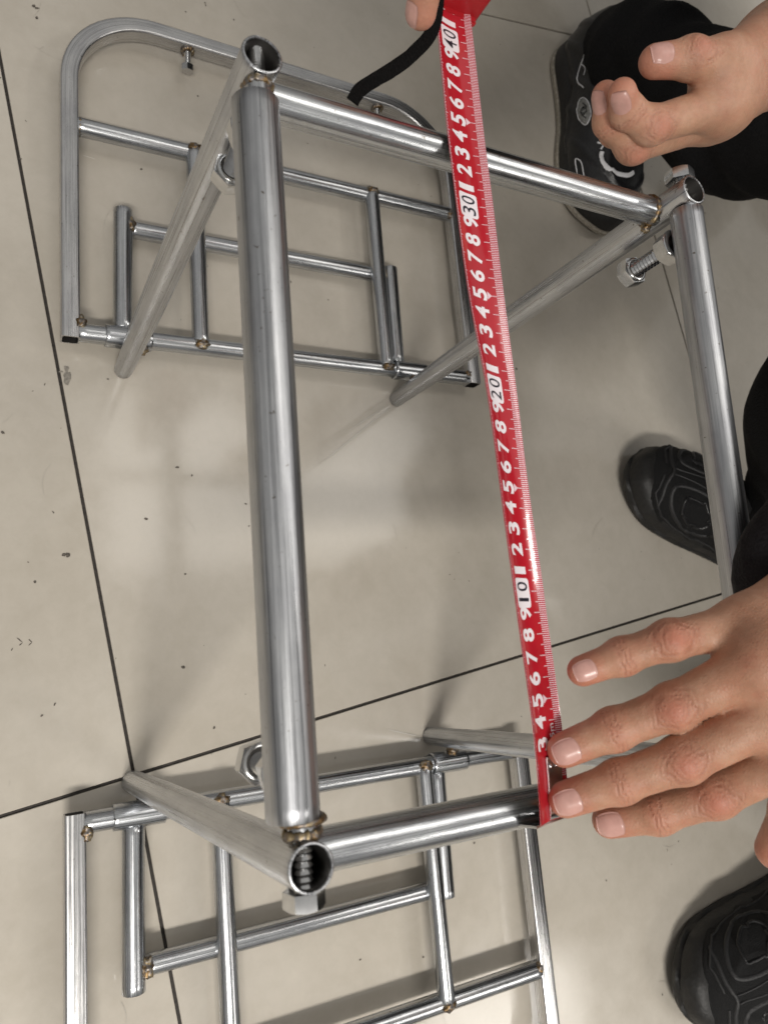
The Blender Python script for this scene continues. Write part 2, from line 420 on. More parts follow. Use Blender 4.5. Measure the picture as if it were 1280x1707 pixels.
for i in range(-4, 6):
    for j in range(-4, 6):
        o = bpy.data.objects.new('floor_tile', tme)
        link(o, floor, TM @ Matrix.Translation(((i+.5)*T, (j+.5)*T, random.uniform(-.0002, 0))) @ Matrix.Rotation(random.choice((0, 1, 2, 3))*math.pi/2, 4, 'Z'))

def flat_marks(name, blobs, mat, z=.00035):
    V = []; F = []
    for (x, y, rx, ry, rot) in blobs:
        n = 11; b = len(V); ca, sa = math.cos(rot), math.sin(rot)
        for k in range(n):
            a = 2*math.pi*k/n; s = random.uniform(.65, 1.15)
            px, py = rx*s*math.cos(a), ry*s*math.sin(a); V.append((x+px*ca-py*sa, y+px*sa+py*ca, z))
        F.append(tuple(range(b, b+n)))
    o = mobj(name, V, F, mat, floor, None, False); o['kind'] = 'stuff'; return o
SPECKS = [(0.0431, 0.2591, 0.00215), (0.0555, 0.252, 0.00129), (0.0154, 0.2124, 0.00172), (-0.0493, 0.1822, 0.00193), (-0.0462, 0.1822, 0.00215), (0.0425, 0.086, 0.00193), (-0.0561, 0.066, 0.00129), (-0.0653, 0.0585, 0.00108), (0.0662, 0.0341, 0.00138), (0.0467, 0.1643, 0.00108), (-0.0702, 0.161, 0.00129), (-0.0942, 0.282, 0.00172), (-0.0706, 0.6922, 0.00215), (-0.0732, 0.6938, 0.00172), (-0.0706, 0.6818, 0.00193), (0.0876, 0.7605, 0.00129), (0.0881, 0.7577, 0.00108), (0.0671, 0.7415, 0.00108), (-0.083, 0.5323, 0.00129), (0.1623, 0.4578, 0.00108), (0.2021, 0.4445, 0.00108), (-0.0139, 0.3357, 0.00108), (0.1036, 0.2272, 0.00129), (0.1054, 0.2066, 0.00108), (0.4689, -0.1672, 0.00108), (0.5237, -0.2892, 0.00129), (0.4361, 0.3948, 0.00172), (0.587, 0.8839, 0.00172), (0.7954, 0.739, 0.00172), (0.8288, 0.6844, 0.00151), (0.019, 0.5486, 0.00129), (0.1177, 0.7514, 0.00129), (0.0757, 0.6457, 0.00108), (0.2455, -0.1854, 0.00129), (0.1839, -0.1728, 0.00108), (0.3117, -0.1015, 0.00129)]
bl = [(x, y, r, r*random.uniform(.5, .9), random.uniform(0, 3)) for x, y, r in SPECKS]
CH = [(-0.083, 0.1185), (-0.0788, 0.1145), (-0.0813, 0.112), (-0.0747, 0.117), (-0.0722, 0.1141), (-0.0747, 0.112), (-0.0854, 0.1109), (-0.0866, 0.1087)]
for a, b in ((0, 1), (1, 2), (3, 4), (4, 5), (6, 7)):
    (x0, y0), (x1, y1) = CH[a], CH[b]; bl.append(((x0+x1)/2, (y0+y1)/2, math.dist(CH[a], CH[b])/2, .0004, math.atan2(y1-y0, x1-x0)))
for _ in range(130):
    x, y = random.uniform(-.15, 1.0), random.uniform(-.35, 1.0); r = random.uniform(.0003, .0007); bl.append((x, y, r*random.uniform(1, 3), r*.7, random.uniform(0, 3)))
flat_marks('dirt_specks', bl, M_DIRT)
flat_marks('dirt_smudge', [(-.0462, .3335, .0034, .0062, -.15), (-.0468, .3415, .0022, .0035, .3), (-.0510, .3385, .0020, .0008, .1)], M_SMUDGE, .0004)
sf = []
for _ in range(60):
    x, y = random.uniform(-.12, .9), random.uniform(-.33, .95); a0 = random.uniform(0, 6.28); r = random.uniform(.01, .05); L = random.uniform(.2, 1.1); n = 7; wd = random.uniform(.00012, .0003)
    for k in range(n):
        a = a0+L*k/n; sf.append((x+r*math.cos(a), y+r*math.sin(a), r*L/n*.62, wd, a+math.pi/2))
flat_marks('scuff_marks', sf, M_FAINT, .0003)
SC = [(0.2092, 0.3017, 0.2623, 0.3365), (0.1709, 0.2611, 0.2672, 0.3363), (-0.0341, 0.5496, -0.0213, 0.5481), (0.2254, 0.0143, 0.2631, 0.0027)]  # first two streaks paint the leg's bright caustic reflection onto the tiles
flat_marks('glints_and_scratches', [((a+c)/2, (b+d)/2, math.hypot(c-a, d-b)/2, .00035, math.atan2(d-b, c-a)) for a, b, c, d in SC], M_STREAK, .00045)


# ================================================================== the steel stand
ZB, ZF = .0, .0
stand = empty('steel_tube_stand', (0.136, .172, 0), 'galvanised steel tube stand with four legs and two flat base frames on the floor', 'metal stand')
LX, RX, FY, BY = 0., .272, .002, .344
LEGS = {'bl': ((LX-.001, BY+.001, .0), (LX+.001, BY, .3765)), 'br': ((RX-.001, BY-.002, .0), (RX, BY-.003, .380)),
        'fl': ((LX, FY-.001, .0), (LX+.0052, FY+.0030, .3630)), 'fr': ((RX+.002, FY, .0), (RX+.001, FY, .368))}
legs = {k: tube('leg', a, b, .0094, M_LEG, stand, foot=.80 if k[0] == 'b' else .88) for k, (a, b) in LEGS.items()}
# cross rails (front / back)
back = tube('cross_rail', (LX+.006, BY-.001, .3515), (RX-.004, BY-.003, .3525), .0088, M_TUBE, stand, open_a=False, open_b=False)
front = tube('cross_rail', (LX+.010, FY+.001, .331), (RX-.004, FY+.001, .335), .0092, M_TUBE, stand, open_a=False, open_b=False)
# side rails: thicker sleeves hung between the legs by bolts
sideL = tube('side_rail', (LX+.0022, .0215, .3545), (LX-.001, .3250, .3690), .0106, M_DULL, stand)
sideR = tube('side_rail', (RX+.001, .0235, .3590), (RX+.002, .3325, .3702), .0098, M_DULL, stand)
for s, x, zf, zb, left in ((sideL, LX+.001, .3535, .3685, True), (sideR, RX+.0015, .358, .3705, False)):
    if left:
        bolt((x+.0038, -.0108, zf+.0005), (0, 1, .045), .0142, .0068, .0042, .036, s)
        tube('rail_collar', (x+.005, .0135, zf+.0002), (x+.0045, .0262, zf+.0008), .0066, M_TUBE, s, open_a=False, open_b=False, step=.0015)
        weld_ring((x+.005, .0160, zf+.0003), (0, 1, .045), .0060, .0020, s)
        weld_ring((x+.0042, .0212, zf+.0006), (0, 1, .045), .0092, .0012, s)
        tube('rail_collar', (x, .3180, zb-.0012), (x, .3370, zb-.0004), .0062, M_TUBE, s, open_a=False, open_b=False, step=.002)
        weld_ring((x, .3340, zb-.0006), (0, 1, .045), .0058, .0015, s)
        bm = bmesh.new(); threaded(bm, .0042, 0, .030, .0013)
        bobj('threaded_rod', bm, M_BOLT, s, frame((x, .328, zb-.0015), (x, .36, zb)), True, 30)
    else:
        bolt((x, .3595, zb), (0, -1, -.045), .0155, .0072, .0042, .036, s)
        tube('rail_collar', (x, .0105, zf-.0004), (x, .0262, zf+.0003), .0066, M_TUBE, s, open_a=False, open_b=False, step=.002)
    WELDS.append((Vector((x+.005, .018, zf+.004)), .017)); WELDS.append((Vector((x, .333, zb)), .008))
# clamp bolts hanging under the side rails
for s, x, y, zt in ((sideL, LX+.0035, .038, .3445), (sideL, LX+.001, .322, .357), (sideR, RX+.001, .316, .359), (sideR, RX+.001, .038, .349)):
    nut((x, y, zt), (.03, .02, -1), .0172, .0095, s)
    bolt((x+.001, y+.001, zt-.0415), (-.03, -.02, 1), .0172, .0085, .0052, .0335, s)
    tube('washer', (x, y, zt+.0012), (x+.0001, y, zt), .0100, M_BOLT, s, wall=.004, step=.001)
    tube('washer', (x+.001, y+.001, zt-.0332), (x+.001, y+.001, zt-.0318), .0082, M_BOLT, s, wall=.002, step=.001)
weld_ring((LX+.0095, BY-.001, .3515), (1, 0, 0), .0085, .0014, legs['bl'])
weld_ring((RX-.0095, BY-.003, .3525), (1, 0, 0), .0085, .0016, legs['br'])
weld_ring((LX+.0165, FY+.002, .331), (1, 0, 0), .0088, .0015, legs['fl'])
weld_ring((RX-.0085, FY+.001, .335), (1, 0, 0), .0088, .0015, legs['fr'])
weld_blob((RX-.009, BY-.012, .3480), (.003, .003, .003), legs['br'], .012)

def rounded_path(pts, R, n=14):
    out = [Vector(pts[0])]
    for i in range(1, len(pts)-1):
        p = Vector(pts[i]); a = (Vector(pts[i-1])-p).normalized(); b = (Vector(pts[i+1])-p).normalized()
        c = p+(a+b)*R
        for k in range(n+1):
            t = k/n*math.pi/2
            out.append(c-b*R*math.cos(t)-a*R*math.sin(t))
    out.append(Vector(pts[-1])); return out
def densify(path, step=.008):
    out = [path[0]]
    for a, b in zip(path, path[1:]):
        n = max(1, int((b-a).length/step))
        for k in range(1, n+1): out.append(a.lerp(b, k/n))
    return out
def square_sweep(name, path, hw, mat, parent, wall=.0013, cr=.0022):
    prof = []
    for cx, cy, a0 in ((1, 1, 0), (-1, 1, 90), (-1, -1, 180), (1, -1, 270)):
        for k in range(5):
            a = math.radians(a0+k*22.5); prof.append((cx*(hw-cr)+cr*math.cos(a), cy*(hw-cr)+cr*math.sin(a)))
    m = len(prof); path = densify(path); n = len(path); V = []; F = []; U = []
    per = [0]
    for k in range(m): per.append(per[-1]+math.dist(prof[k], prof[(k+1) % m]))
    s = 0; S = []
    rows = [(i, 1.) for i in range(n)]
    k_in = (hw-wall)/hw
    rows = [(2, k_in), (0, k_in)]+rows+[(n-1, k_in), (n-3, k_in)]
    L = [0]
    for i in range(1, n): L.append(L[-1]+(path[i]-path[i-1]).length)
    for i, k in rows:
        t = (path[min(i+1, n-1)]-path[max(i-1, 0)]).normalized(); nx = t.cross(Vector((0, 0, 1))).normalized(); up = Vector((0, 0, 1))
        for (a, b) in prof: V.append(path[i]+nx*a*k+up*b*k)
    for i in range(len(rows)-1):
        for k in range(m):
            k2 = (k+1) % m; F.append((i*m+k, (i+1)*m+k, (i+1)*m+k2, i*m+k2))
            u0, u1 = L[rows[i][0]], L[rows[i+1][0]]
            U += [(u0, per[k]), (u1, per[k]), (u1, per[k+1]), (u0, per[k+1])]
    F.append(tuple(range(m))); F.append(tuple(range((len(rows)-1)*m, len(rows)*m))[::-1]); U += [(0, 0)]*(2*m)
    o = mobj(name, V, F, mat, parent, None, True, U, 40)
    o.data.materials.append(M_DARKIN); nf = len(o.data.polygons); mi = np.zeros(nf, 'i')
    mi[:m] = 1; mi[-2:] = 1; mi[nf-2-m:nf-2] = 1; o.data.polygons.foreach_set('material_index', mi)
    METAL.append(o); return o

def base_frame(hy, sg, z, xl, xr, dy, rot=0.):
    """one flat square-tube hoop with its hinge bar, cross bar and bars; sg = +1 runs to +y"""
    Y = lambda d: hy+sg*d
    end = Y(-.0075); far = Y(dy)
    pts = [(xl, end, z), (xl, far, z), (xr, far, z), (xr, end, z)]
    hoop = square_sweep('base_frame', rounded_path(pts, .078), .0075, M_SQ, stand)
    hb = tube('hinge_bar', (xl+.006, hy, z), (xr-.006, hy, z), .0079, M_TUBE, hoop, open_a=False, open_b=False)
    weld_blob((xl+.008, Y(.006), z+.006), (.0042, .0062, .0035), hoop)
    weld_blob((xr-.008, Y(.002), z+.006), (.0038, .0040, .0035), hoop)
    my = Y(.196)
    tube('cross_bar', (xl+.006, my, z), (xr-.006, my, z), .0081, M_TUBE, hoop, open_a=False, open_b=False)
    weld_blob((xr-.008, my-sg*.003, z+.005), (.0035, .005, .004), hoop)
    weld_ring((xl+.0085, my, z), (1, 0, 0), .0070, .0012, hoop)
    for x in (.0625, .2505):
        tube('long_bar', (x, Y(.001), z+.0035), (x+.001, my-sg*.0005, z+.0035), .0077, M_TUBE, hoop, open_a=False, open_b=False)
        weld_blob((x, Y(-.001), z+.0088), (.0062, .0048, .0030), hoop, .016)
        weld_blob((x+.001, my+sg*.001, z+.0082), (.0062, .0045, .0035), hoop, .016)
    # small stop frame fixed to the leg sleeves
    for x, ln in ((LX-.003, .123), (RX-.006, .115)):
        tube('stop_bar', (x, Y(.008), z-.002), (x+sg*.002, Y(ln), z-.002), .0083, M_TUBE, hoop)
    cy = Y(.108)
    tube('stop_cross_bar', (LX+.004, cy, z-.006), (RX-.012, cy-sg*.001, z-.005), .0077, M_TUBE, hoop, open_a=False, open_b=False)
    weld_blob((LX+.0045, cy, z+.001), (.0042, .0075, .0045), hoop, .02)
    weld_blob((RX-.0135, cy, z+.001), (.0042, .0065, .004), hoop, .016)
    # sleeves that turn on the hinge bar
    for x0, x1 in ((LX-.018, LX+.020), (RX-.012, RX+.025)):
        sl = tube('hinge_sleeve', (x0, hy, z), (x1, hy, z), .0098, M_TUBE, hoop, wall=.0015, step=.003)
    weld_blob((LX+.011, hy-sg*.010, z+.004), (.005, .005, .005), hoop, .016)
    weld_blob((RX+.011, hy-sg*.010, z+.004), (.0055, .005, .005), hoop, .016)
    # short studs inside the far side of the hoop
    for x in (xl+.108, xr-.085):
        y0 = far-sg*.006
        bm = bmesh.new(); threaded(bm, .0034, 0, .016, .0012, 14); hexprism(bm, .0105, .016, .0225)
        bmesh.ops.recalc_face_normals(bm, faces=bm.faces)
        bobj('stud_bolt', bm, M_BOLT, hoop, frame((x, y0, z-.001), (x, y0-sg*.02, z-.004)), True, 30)
        weld_ring((x, y0-sg*.0018, z-.001), (0, 1, 0), .0045, .0022, hoop)
    return hoop
base_frame(.367, +1, .0195, -.0455, .3565, .318)
base_frame(-.0205, -1, .0205, -.0445, .3600, .318)

# heat tint round the welds
for o in METAL:
    me = o.data; co = np.empty(len(me.vertices)*3); me.vertices.foreach_get('co', co); co = co.reshape(-1, 3)
    M = np.array(WM[o.name]); W = co@M[:3, :3].T+M[:3, 3]; h = np.zeros(len(W))
    for p, r in WELDS:
        d = np.linalg.norm(W-np.array(p), axis=1); h = np.maximum(h, np.clip(1.3-d/r, 0, 1)**1.2)
    attr(o, 'heat', h)
# ================================================================== tape measure
tape = empty('tape_measure', (.119, .43, .36), 'red tape measure with white numbers stretched over the steel stand', 'tape measure')
TY = np.array([-.012, .0165, .0393, .0611, .0897, .1066, .1247, .1494, .175, .2016, .2205, .2463, .2725, .3088, .3486, .3899, .45])
TX = np.array([.1326, .1318, .1295, .1262, .1224, .122, .1212, .1206, .1204, .1202, .1196, .1184, .118, .1181, .1178, .1185, .1192])
TZ = np.array([.3462, .3503, .3541, .3579, .3616, .3622, .3624, .3625, .3626, .3626, .3624, .3622, .3621, .362, .362, .3622, .3625])
TR = np.radians([17.5, 18, 18.6, 18.6, 18.3, 17.9, 18, 19, 18.6, 16.2, 13.2, 7.6, 4.9, 2.6, 2.2, 3.5, 4.])
def smooth(a):
    ys = np.linspace(TY[0], TY[-1], 240); v = np.interp(ys, TY, a); k = np.hanning(25); k /= k.sum()
    return ys, np.convolve(np.pad(v, 12, mode='edge'), k, 'valid')
YS, SX = smooth(TX); _, SZ = smooth(TZ); _, SR = smooth(TR)
HW = .0124
def tape_pt(s, v, lift=0.):
    x, z, r = np.interp(s, YS, SX), np.interp(s, YS, SZ), np.interp(s, YS, SR)
    slant = -.0012*v/HW*0
    n = .0023*((v/HW)**2-.45)+lift
    return Vector((x+v*math.cos(r)+n*math.sin(r), s+slant, z-v*math.sin(r)+n*math.cos(r)))
def strip(s0, s1, vs, lift, ds=.003):
    n = max(1, int(abs(s1-s0)/ds)); V = []; F = []; m = len(vs)
    for i in range(n+1):
        for v in vs: V.append(tape_pt(s0+(s1-s0)*i/n, v, lift))
    for i in range(n):
        for k in range(m-1): F.append((i*m+k, i*m+k+1, (i+1)*m+k+1, (i+1)*m+k))
    return V, F
def joinp(parts):
    V = []; F = []
    for v, f in parts:
        b = len(V); V += v; F += [tuple(i+b for i in q) for q in f]
    return V, F
SS = lambda q: .0032+1.011*q                             # the print starts a little behind the hook
vv = np.linspace(-HW, HW, 17)
Vt, Ft = strip(-.002, .447, vv, 0); Vb, Fb = strip(-.002, .447, vv, -.0003)
b0 = len(Vt); Vt += Vb; Ft += [tuple(i+b0 for i in q[::-1]) for q in Fb]
m = len(vv); nn = b0//m
for i in range(nn-1):
    for k in (0, m-1):
        q = (i*m+k, (i+1)*m+k, b0+(i+1)*m+k, b0+i*m+k); Ft.append(q if k else q[::-1])
blade = mobj('blade', Vt, Ft, M_RED, tape)
blade.data.materials.append(M_BACK); mi = np.zeros(len(blade.data.polygons), 'i'); nq = (nn-1)*(m-1); mi[nq:2*nq] = 1
blade.data.polygons.foreach_set('material_index', mi)
# edge ticks (far too many to pick apart)
parts = []
for mm in range(14, 446):
    s = SS(mm/1000)
    if s > .445: continue
    if mm % 10 == 0: ln, wd = .0078, .00034
    elif mm % 5 == 0: ln, wd = .0060, .00034
    else: ln, wd = .0042, .00042
    parts.append(strip(s-wd/2, s+wd/2, [HW-.0001, HW-ln*.5, HW-ln], .00009, 1))
    if mm % 100 == 50:
        t = [tape_pt(s-.0022, HW-.0098, .0001), tape_pt(s, HW-.0070, .0001), tape_pt(s+.0022, HW-.0098, .0001)]; parts.append((t, [(0, 1, 2)]))
    ln = .0022 if mm % 10 == 0 else (.0009 if mm % 2 else .0013)
    if True: parts.append(strip(s-.00022, s+.00022, [-HW+.0001, -HW+ln*.6, -HW+ln], .00009, 1))
V, F = joinp(parts); tk = mobj('tick_marks', V, F, M_TAPEP, blade, None, False); tk['kind'] = 'stuff'

GL = {}
def glyph(txt, bold):
    key = (txt, bold)
    if key in GL: return GL[key]
    cu = bpy.data.curves.new('t', 'FONT'); cu.body = txt; cu.size = 1.; cu.offset = bold; cu.resolution_u = 5
    o = bpy.data.objects.new('t', cu); COL.objects.link(o)
    bpy.context.view_layer.update()
    me = bpy.data.meshes.new_from_object(o.evaluated_get(bpy.context.evaluated_depsgraph_get()))
    bm = bmesh.new(); bm.from_mesh(me)
    bmesh.ops.triangulate(bm, faces=bm.faces)
    ys = [v.co.y for v in bm.verts]; y0, y1 = min(ys), max(ys)
    for k in range(1, 9):
        bmesh.ops.bisect_plane(bm, geom=bm.verts[:]+bm.edges[:]+bm.faces[:], plane_co=(0, y0+(y1-y0)*k/9, 0), plane_no=(0, 1, 0))
    V = np.array([v.co[:] for v in bm.verts]); F = [[v.index for v in f.verts] for f in bm.faces]
    bm.free(); bpy.data.objects.remove(o); bpy.data.curves.remove(cu); bpy.data.meshes.remove(me)
    c = (V.min(0)+V.max(0))/2; V = (V-c)/(V[:, 1].max()-V[:, 1].min()); GL[key] = (V, F); return GL[key]
def put(txt, s, v, h, wmax, bold, lift):
    V, F = glyph(txt, bold); wd = V[:, 0].max()-V[:, 0].min()
    kx = wmax/wd if wmax else h
    return [tape_pt(s+p[0]*kx, v-p[1]*h, lift) for p in V], F
VC = -.0028
wh = []
def num(name, part, mat):
    mobj(name, part[0], part[1], mat, blade, None, False)
for n in range(3, 45):
    s = SS(n/100)
    if s > .44: continue
    if n % 10:
        d = str(n % 10); num('printed_digit', put(d, s-.0002, VC, .0102, .0035 if d == '1' else .0062, .030, .00012), M_TAPEW)
    else:
        # rounded white patch
        L, Hh, r = .0070, .0060, .0016; ring = []
        for cx, cy, a0 in ((1, 1, 0), (-1, 1, 90), (-1, -1, 180), (1, -1, 270)):
            for k in range(4):
                a = math.radians(a0+k*30); ring.append((cx*(L-r)+r*math.cos(a), cy*(Hh-r)+r*math.sin(a)))
        bm = bmesh.new(); bm.faces.new([bm.verts.new((x, y, 0)) for x, y in ring])
        for k in range(1, 8):
            bmesh.ops.bisect_plane(bm, geom=bm.verts[:]+bm.edges[:]+bm.faces[:], plane_co=(0, -Hh+2*Hh*k/8, 0), plane_no=(0, 1, 0))
        bm.verts.index_update()
        num('number_patch', ([tape_pt(s-.0008+v.co.x, VC-v.co.y, .00009) for v in bm.verts], [[v.index for v in f.verts] for f in bm.faces]), M_TAPEW); bm.free()
        num('black_digit', put(str(n)[0], s-.0040, VC, .0090, .0016 if str(n)[0] == '1' else .0044, .002, .00022), M_TAPEK)
        num('black_digit', put(str(n)[1], s+.0022, VC, .0090, .0044, .002, .00022), M_TAPEK)
num('length_mark', put('5m', SS(.0352), .0058, .0030, .0066, .01, .00012), M_TAPEW)
# hook
def ribbon_plate(prof, v0, v1, th, nv=5):
    """prof: (s, lift) points; plate lying across the blade"""
    V = []; F = []; n = len(prof)
    for side in (0, 1):
        for (s, l) in prof:
            for k in range(nv): V.append(tape_pt(s, v0+(v1-v0)*k/(nv-1), l+(th if side == 0 else 0)))
    o = n*nv
    for i in range(n-1):
        for k in range(nv-1):
            a = (i*nv+k, i*nv+k+1, (i+1)*nv+k+1, (i+1)*nv+k); F.append(a); F.append(tuple(x+o for x in a[::-1]))
    for i in range(n-1):
        for k in (0, nv-1):
            a = (i*nv+k, (i+1)*nv+k, o+(i+1)*nv+k, o+i*nv+k); F.append(a[::-1] if k else a)
    for i in (0, n-1):
        for k in range(nv-1): F.append((i*nv+k, i*nv+k+1, o+i*nv+k+1, o+i*nv+k))
    return V, F
V, F = ribbon_plate([(.027, .0004), (.020, .0004), (.010, .0004), (.002, .0004), (-.001, .0001), (-.0022, -.0012)], -.0016, .0085, .0008)
hook = mobj('end_hook', V, F, M_BOLT, blade, None, True)
hook.data.set_sharp_from_angle(angle=math.radians(40))
bm = bmesh.new()
def bxx(c, s):
    g = bmesh.ops.create_cube(bm, size=1.); 
    for v in g['verts']: v.co = Vector(c)+Vector((v.co.x*s[0], v.co.y*s[1], v.co.z*s[2]))
bxx((0, 0, 0), (.024, .0011, .012))
bmesh.ops.bevel(bm, geom=bm.edges[:], offset=.0004, segments=2, affect='EDGES')
pt = tape_pt(-.0028, .0, -.006)
bobj('hook_lip', bm, M_BOLT, hook, Matrix.Translation(pt) @ Matrix.Rotation(math.radians(17), 4, 'Y'))
for s, v in ((.0232, .0008), (.0232, .0055), (.0075, .002)):
    bm = bmesh.new(); bmesh.ops.create_uvsphere(bm, u_segments=14, v_segments=8, radius=.0016)
    for q in bm.verts: q.co.z *= .55
    bobj('rivet', bm, M_BOLT, hook, Matrix.Translation(tape_pt(s, v, .0012)))
# case
bm = bmesh.new(); prof = [(.4275, .351), (.4275, .380), (.442, .410), (.468, .424), (.492, .424), (.508, .408), (.511, .372), (.506, .351)]
a = [bm.verts.new((-.0185, y-.43, z-.36)) for y, z in prof]; b = [bm.verts.new((.0170, y-.43, z-.36)) for y, z in prof]
n = len(prof)
for k in range(n): bm.faces.new((a[k], a[(k+1) % n], b[(k+1) % n], b[k]))
bm.faces.new(a[::-1]); bm.faces.new(b); bmesh.ops.recalc_face_normals(bm, faces=bm.faces)
bmesh.ops.bevel(bm, geom=bm.edges[:], offset=.003, segments=3, affect='EDGES', profile=.6)
case = bobj('case', bm, M_REDCASE, tape, Matrix.Translation((.121, .43, .36)), True, 50)
bm = bmesh.new(); bxx((0, 0, 0), (.030, .005, .004)); bmesh.ops.bevel(bm, geom=bm.edges[:], offset=.001, segments=2, affect='EDGES')
bobj('blade_mouth', bm, M_REDCASE, case, Matrix.Translation((.121, .4262, .3600)))
# strap: folded webbing hanging from the case
def ribbon(name, pts, wdirs, wid, th, mat, parent):
    P = [Vector(p) for p in pts]; D = [Vector(d).normalized() for d in wdirs]
    Q = []; 
    for i in range(len(P)-1):
        p0 = P[max(i-1, 0)]; p1 = P[i]; p2 = P[i+1]; p3 = P[min(i+2, len(P)-1)]
        for k in range(8):
            t = k/8; c = .5*((2*p1)+(p2-p0)*t+(2*p0-5*p1+4*p2-p3)*t*t+(-p0+3*p1-3*p2+p3)*t**3); Q.append((c, D[i].lerp(D[i+1], t).normalized()))
    Q.append((P[-1], D[-1])); V = []; F = []
    for i, (c, d) in enumerate(Q):
        t = (Q[min(i+1, len(Q)-1)][0]-Q[max(i-1, 0)][0]).normalized(); nrm = t.cross(d).normalized(); d = nrm.cross(t).normalized()
        for a, b in ((-1, -1), (-1, 1), (1, 1), (1, -1)): V.append(c+d*a*wid/2+nrm*b*th/2)
    for i in range(len(Q)-1):
        for k in range(4): F.append((i*4+k, i*4+(k+1) % 4, i*4+4+(k+1) % 4, i*4+4+k))
    F.append((0, 1, 2, 3)); F.append(tuple(len(V)-4+k for k in (3, 2, 1, 0)))
    o = mobj(name, V, F, mat, parent, None, True); o.data.set_sharp_from_angle(angle=math.radians(40)); return o
ribbon('strap', [(.105, .4340, .374), (.1011, .4032, .368), (.0926, .3912, .360), (.083, .3839, .353), (.0749, .3795, .347), (.0686, .3761, .341), (.0660, .3718, .336)],
       [(-.7, .6, .2), (-.72, .6, .1), (-.75, .5, .0), (-.35, .5, .8), (-.7, .6, .1), (-.3, .6, .7), (-.5, .75, .2)], .0070, .0024, M_STRAP, tape)


# ================================================================== people
A = lambda *p: np.array(p, float)
def unit(v): v = np.asarray(v, float); return v/np.linalg.norm(v)
def finger_sdf(P, J, R, k=.0025):
    d = None
    for i in range(len(J)-1):
        c = cone(P, J[i], J[i+1], R[i], R[i+1]); d = c if d is None else smin(d, c, k)
    for i in range(1, len(J)-1):                      # knuckle swell
        d = smin(d, ball(P, J[i], R[i]+.0006), .004)
    return d
def make_hand(fingers, palm, kweb=.007, kpalm=.012):
    def f(P):
        pm = None
        for a, b, ra, rb in palm:
            c = cone(P, a, b, ra, rb); pm = c if pm is None else smin(pm, c, kpalm)
        tot = pm
        ds = [finger_sdf(P, J, R) for J, R in fingers]
        for d in ds: tot = smin(tot, smin(pm, d, kweb), .0012)
        return tot
    return f
def skin_mesh(f, lo, hi, h): return surface_nets(f, lo, hi, h)
def crease_attrs(V, fingers, dors, extra=()):
    cr = np.zeros(len(V)); bl = np.zeros(len(V))
    for (J, R), n in zip(fingers, dors):
        J = [A(*j) for j in J]
        for i in range(1, len(J)-1):
            ax = unit(unit(J[i+1]-J[i])+unit(J[i]-J[i-1])); nn = unit(np.asarray(n)-np.dot(n, ax)*ax); sd = np.cross(ax, nn)
            q = V-J[i]; t = q@ax; u = q@nn; s = q@sd; rad = np.sqrt(u*u+s*s)
            m = np.clip((u/np.maximum(rad, 1e-6)+.1)/.6, 0, 1)*(rad < R[i]*1.6)
            big = i == len(J)-2 or len(J) == 3
            if i == 2 or len(J) == 3:
                e = np.sqrt((t/.0085)**2+(s/.0075)**2)
                e = e*(1+.10*np.sin(s*700+t*300+J[i][0]*900))
                for r0, wdt, am in ((1., .10, .62), (.70, .08, .42), (.42, .10, .30), (1.32, .10, .32)):
                    cr = np.maximum(cr, am*np.exp(-((e-r0)/wdt)**2)*m*np.clip(abs(t)/.003, 0, 1))
                bl = np.maximum(bl, .75*np.exp(-(t/.008)**2-(s/.008)**2)*m)
            else:
                for t0 in (-.0022, .0, .0024): cr = np.maximum(cr, .55*np.exp(-((t-t0+.0004*np.sin(s*900))/.00045)**2)*m)
                bl = np.maximum(bl, .3*np.exp(-(t/.006)**2)*m)
            mp = np.clip((-u/np.maximum(rad, 1e-6)+.1)/.6, 0, 1)*(rad < R[i]*1.6)
            for t0 in (-.0008, .0016): cr = np.maximum(cr, .9*np.exp(-((t-t0)/.0005)**2)*mp)
        d = np.sqrt(((V-J[0])**2).sum(1)); bl = np.maximum(bl, .8*np.clip(1.5-d/R[0]/1.3, 0, 1))
    for p, r, am in extra: bl = np.maximum(bl, am*np.exp(-((V-A(*p))**2).sum(1)/r**2))
    return cr, bl
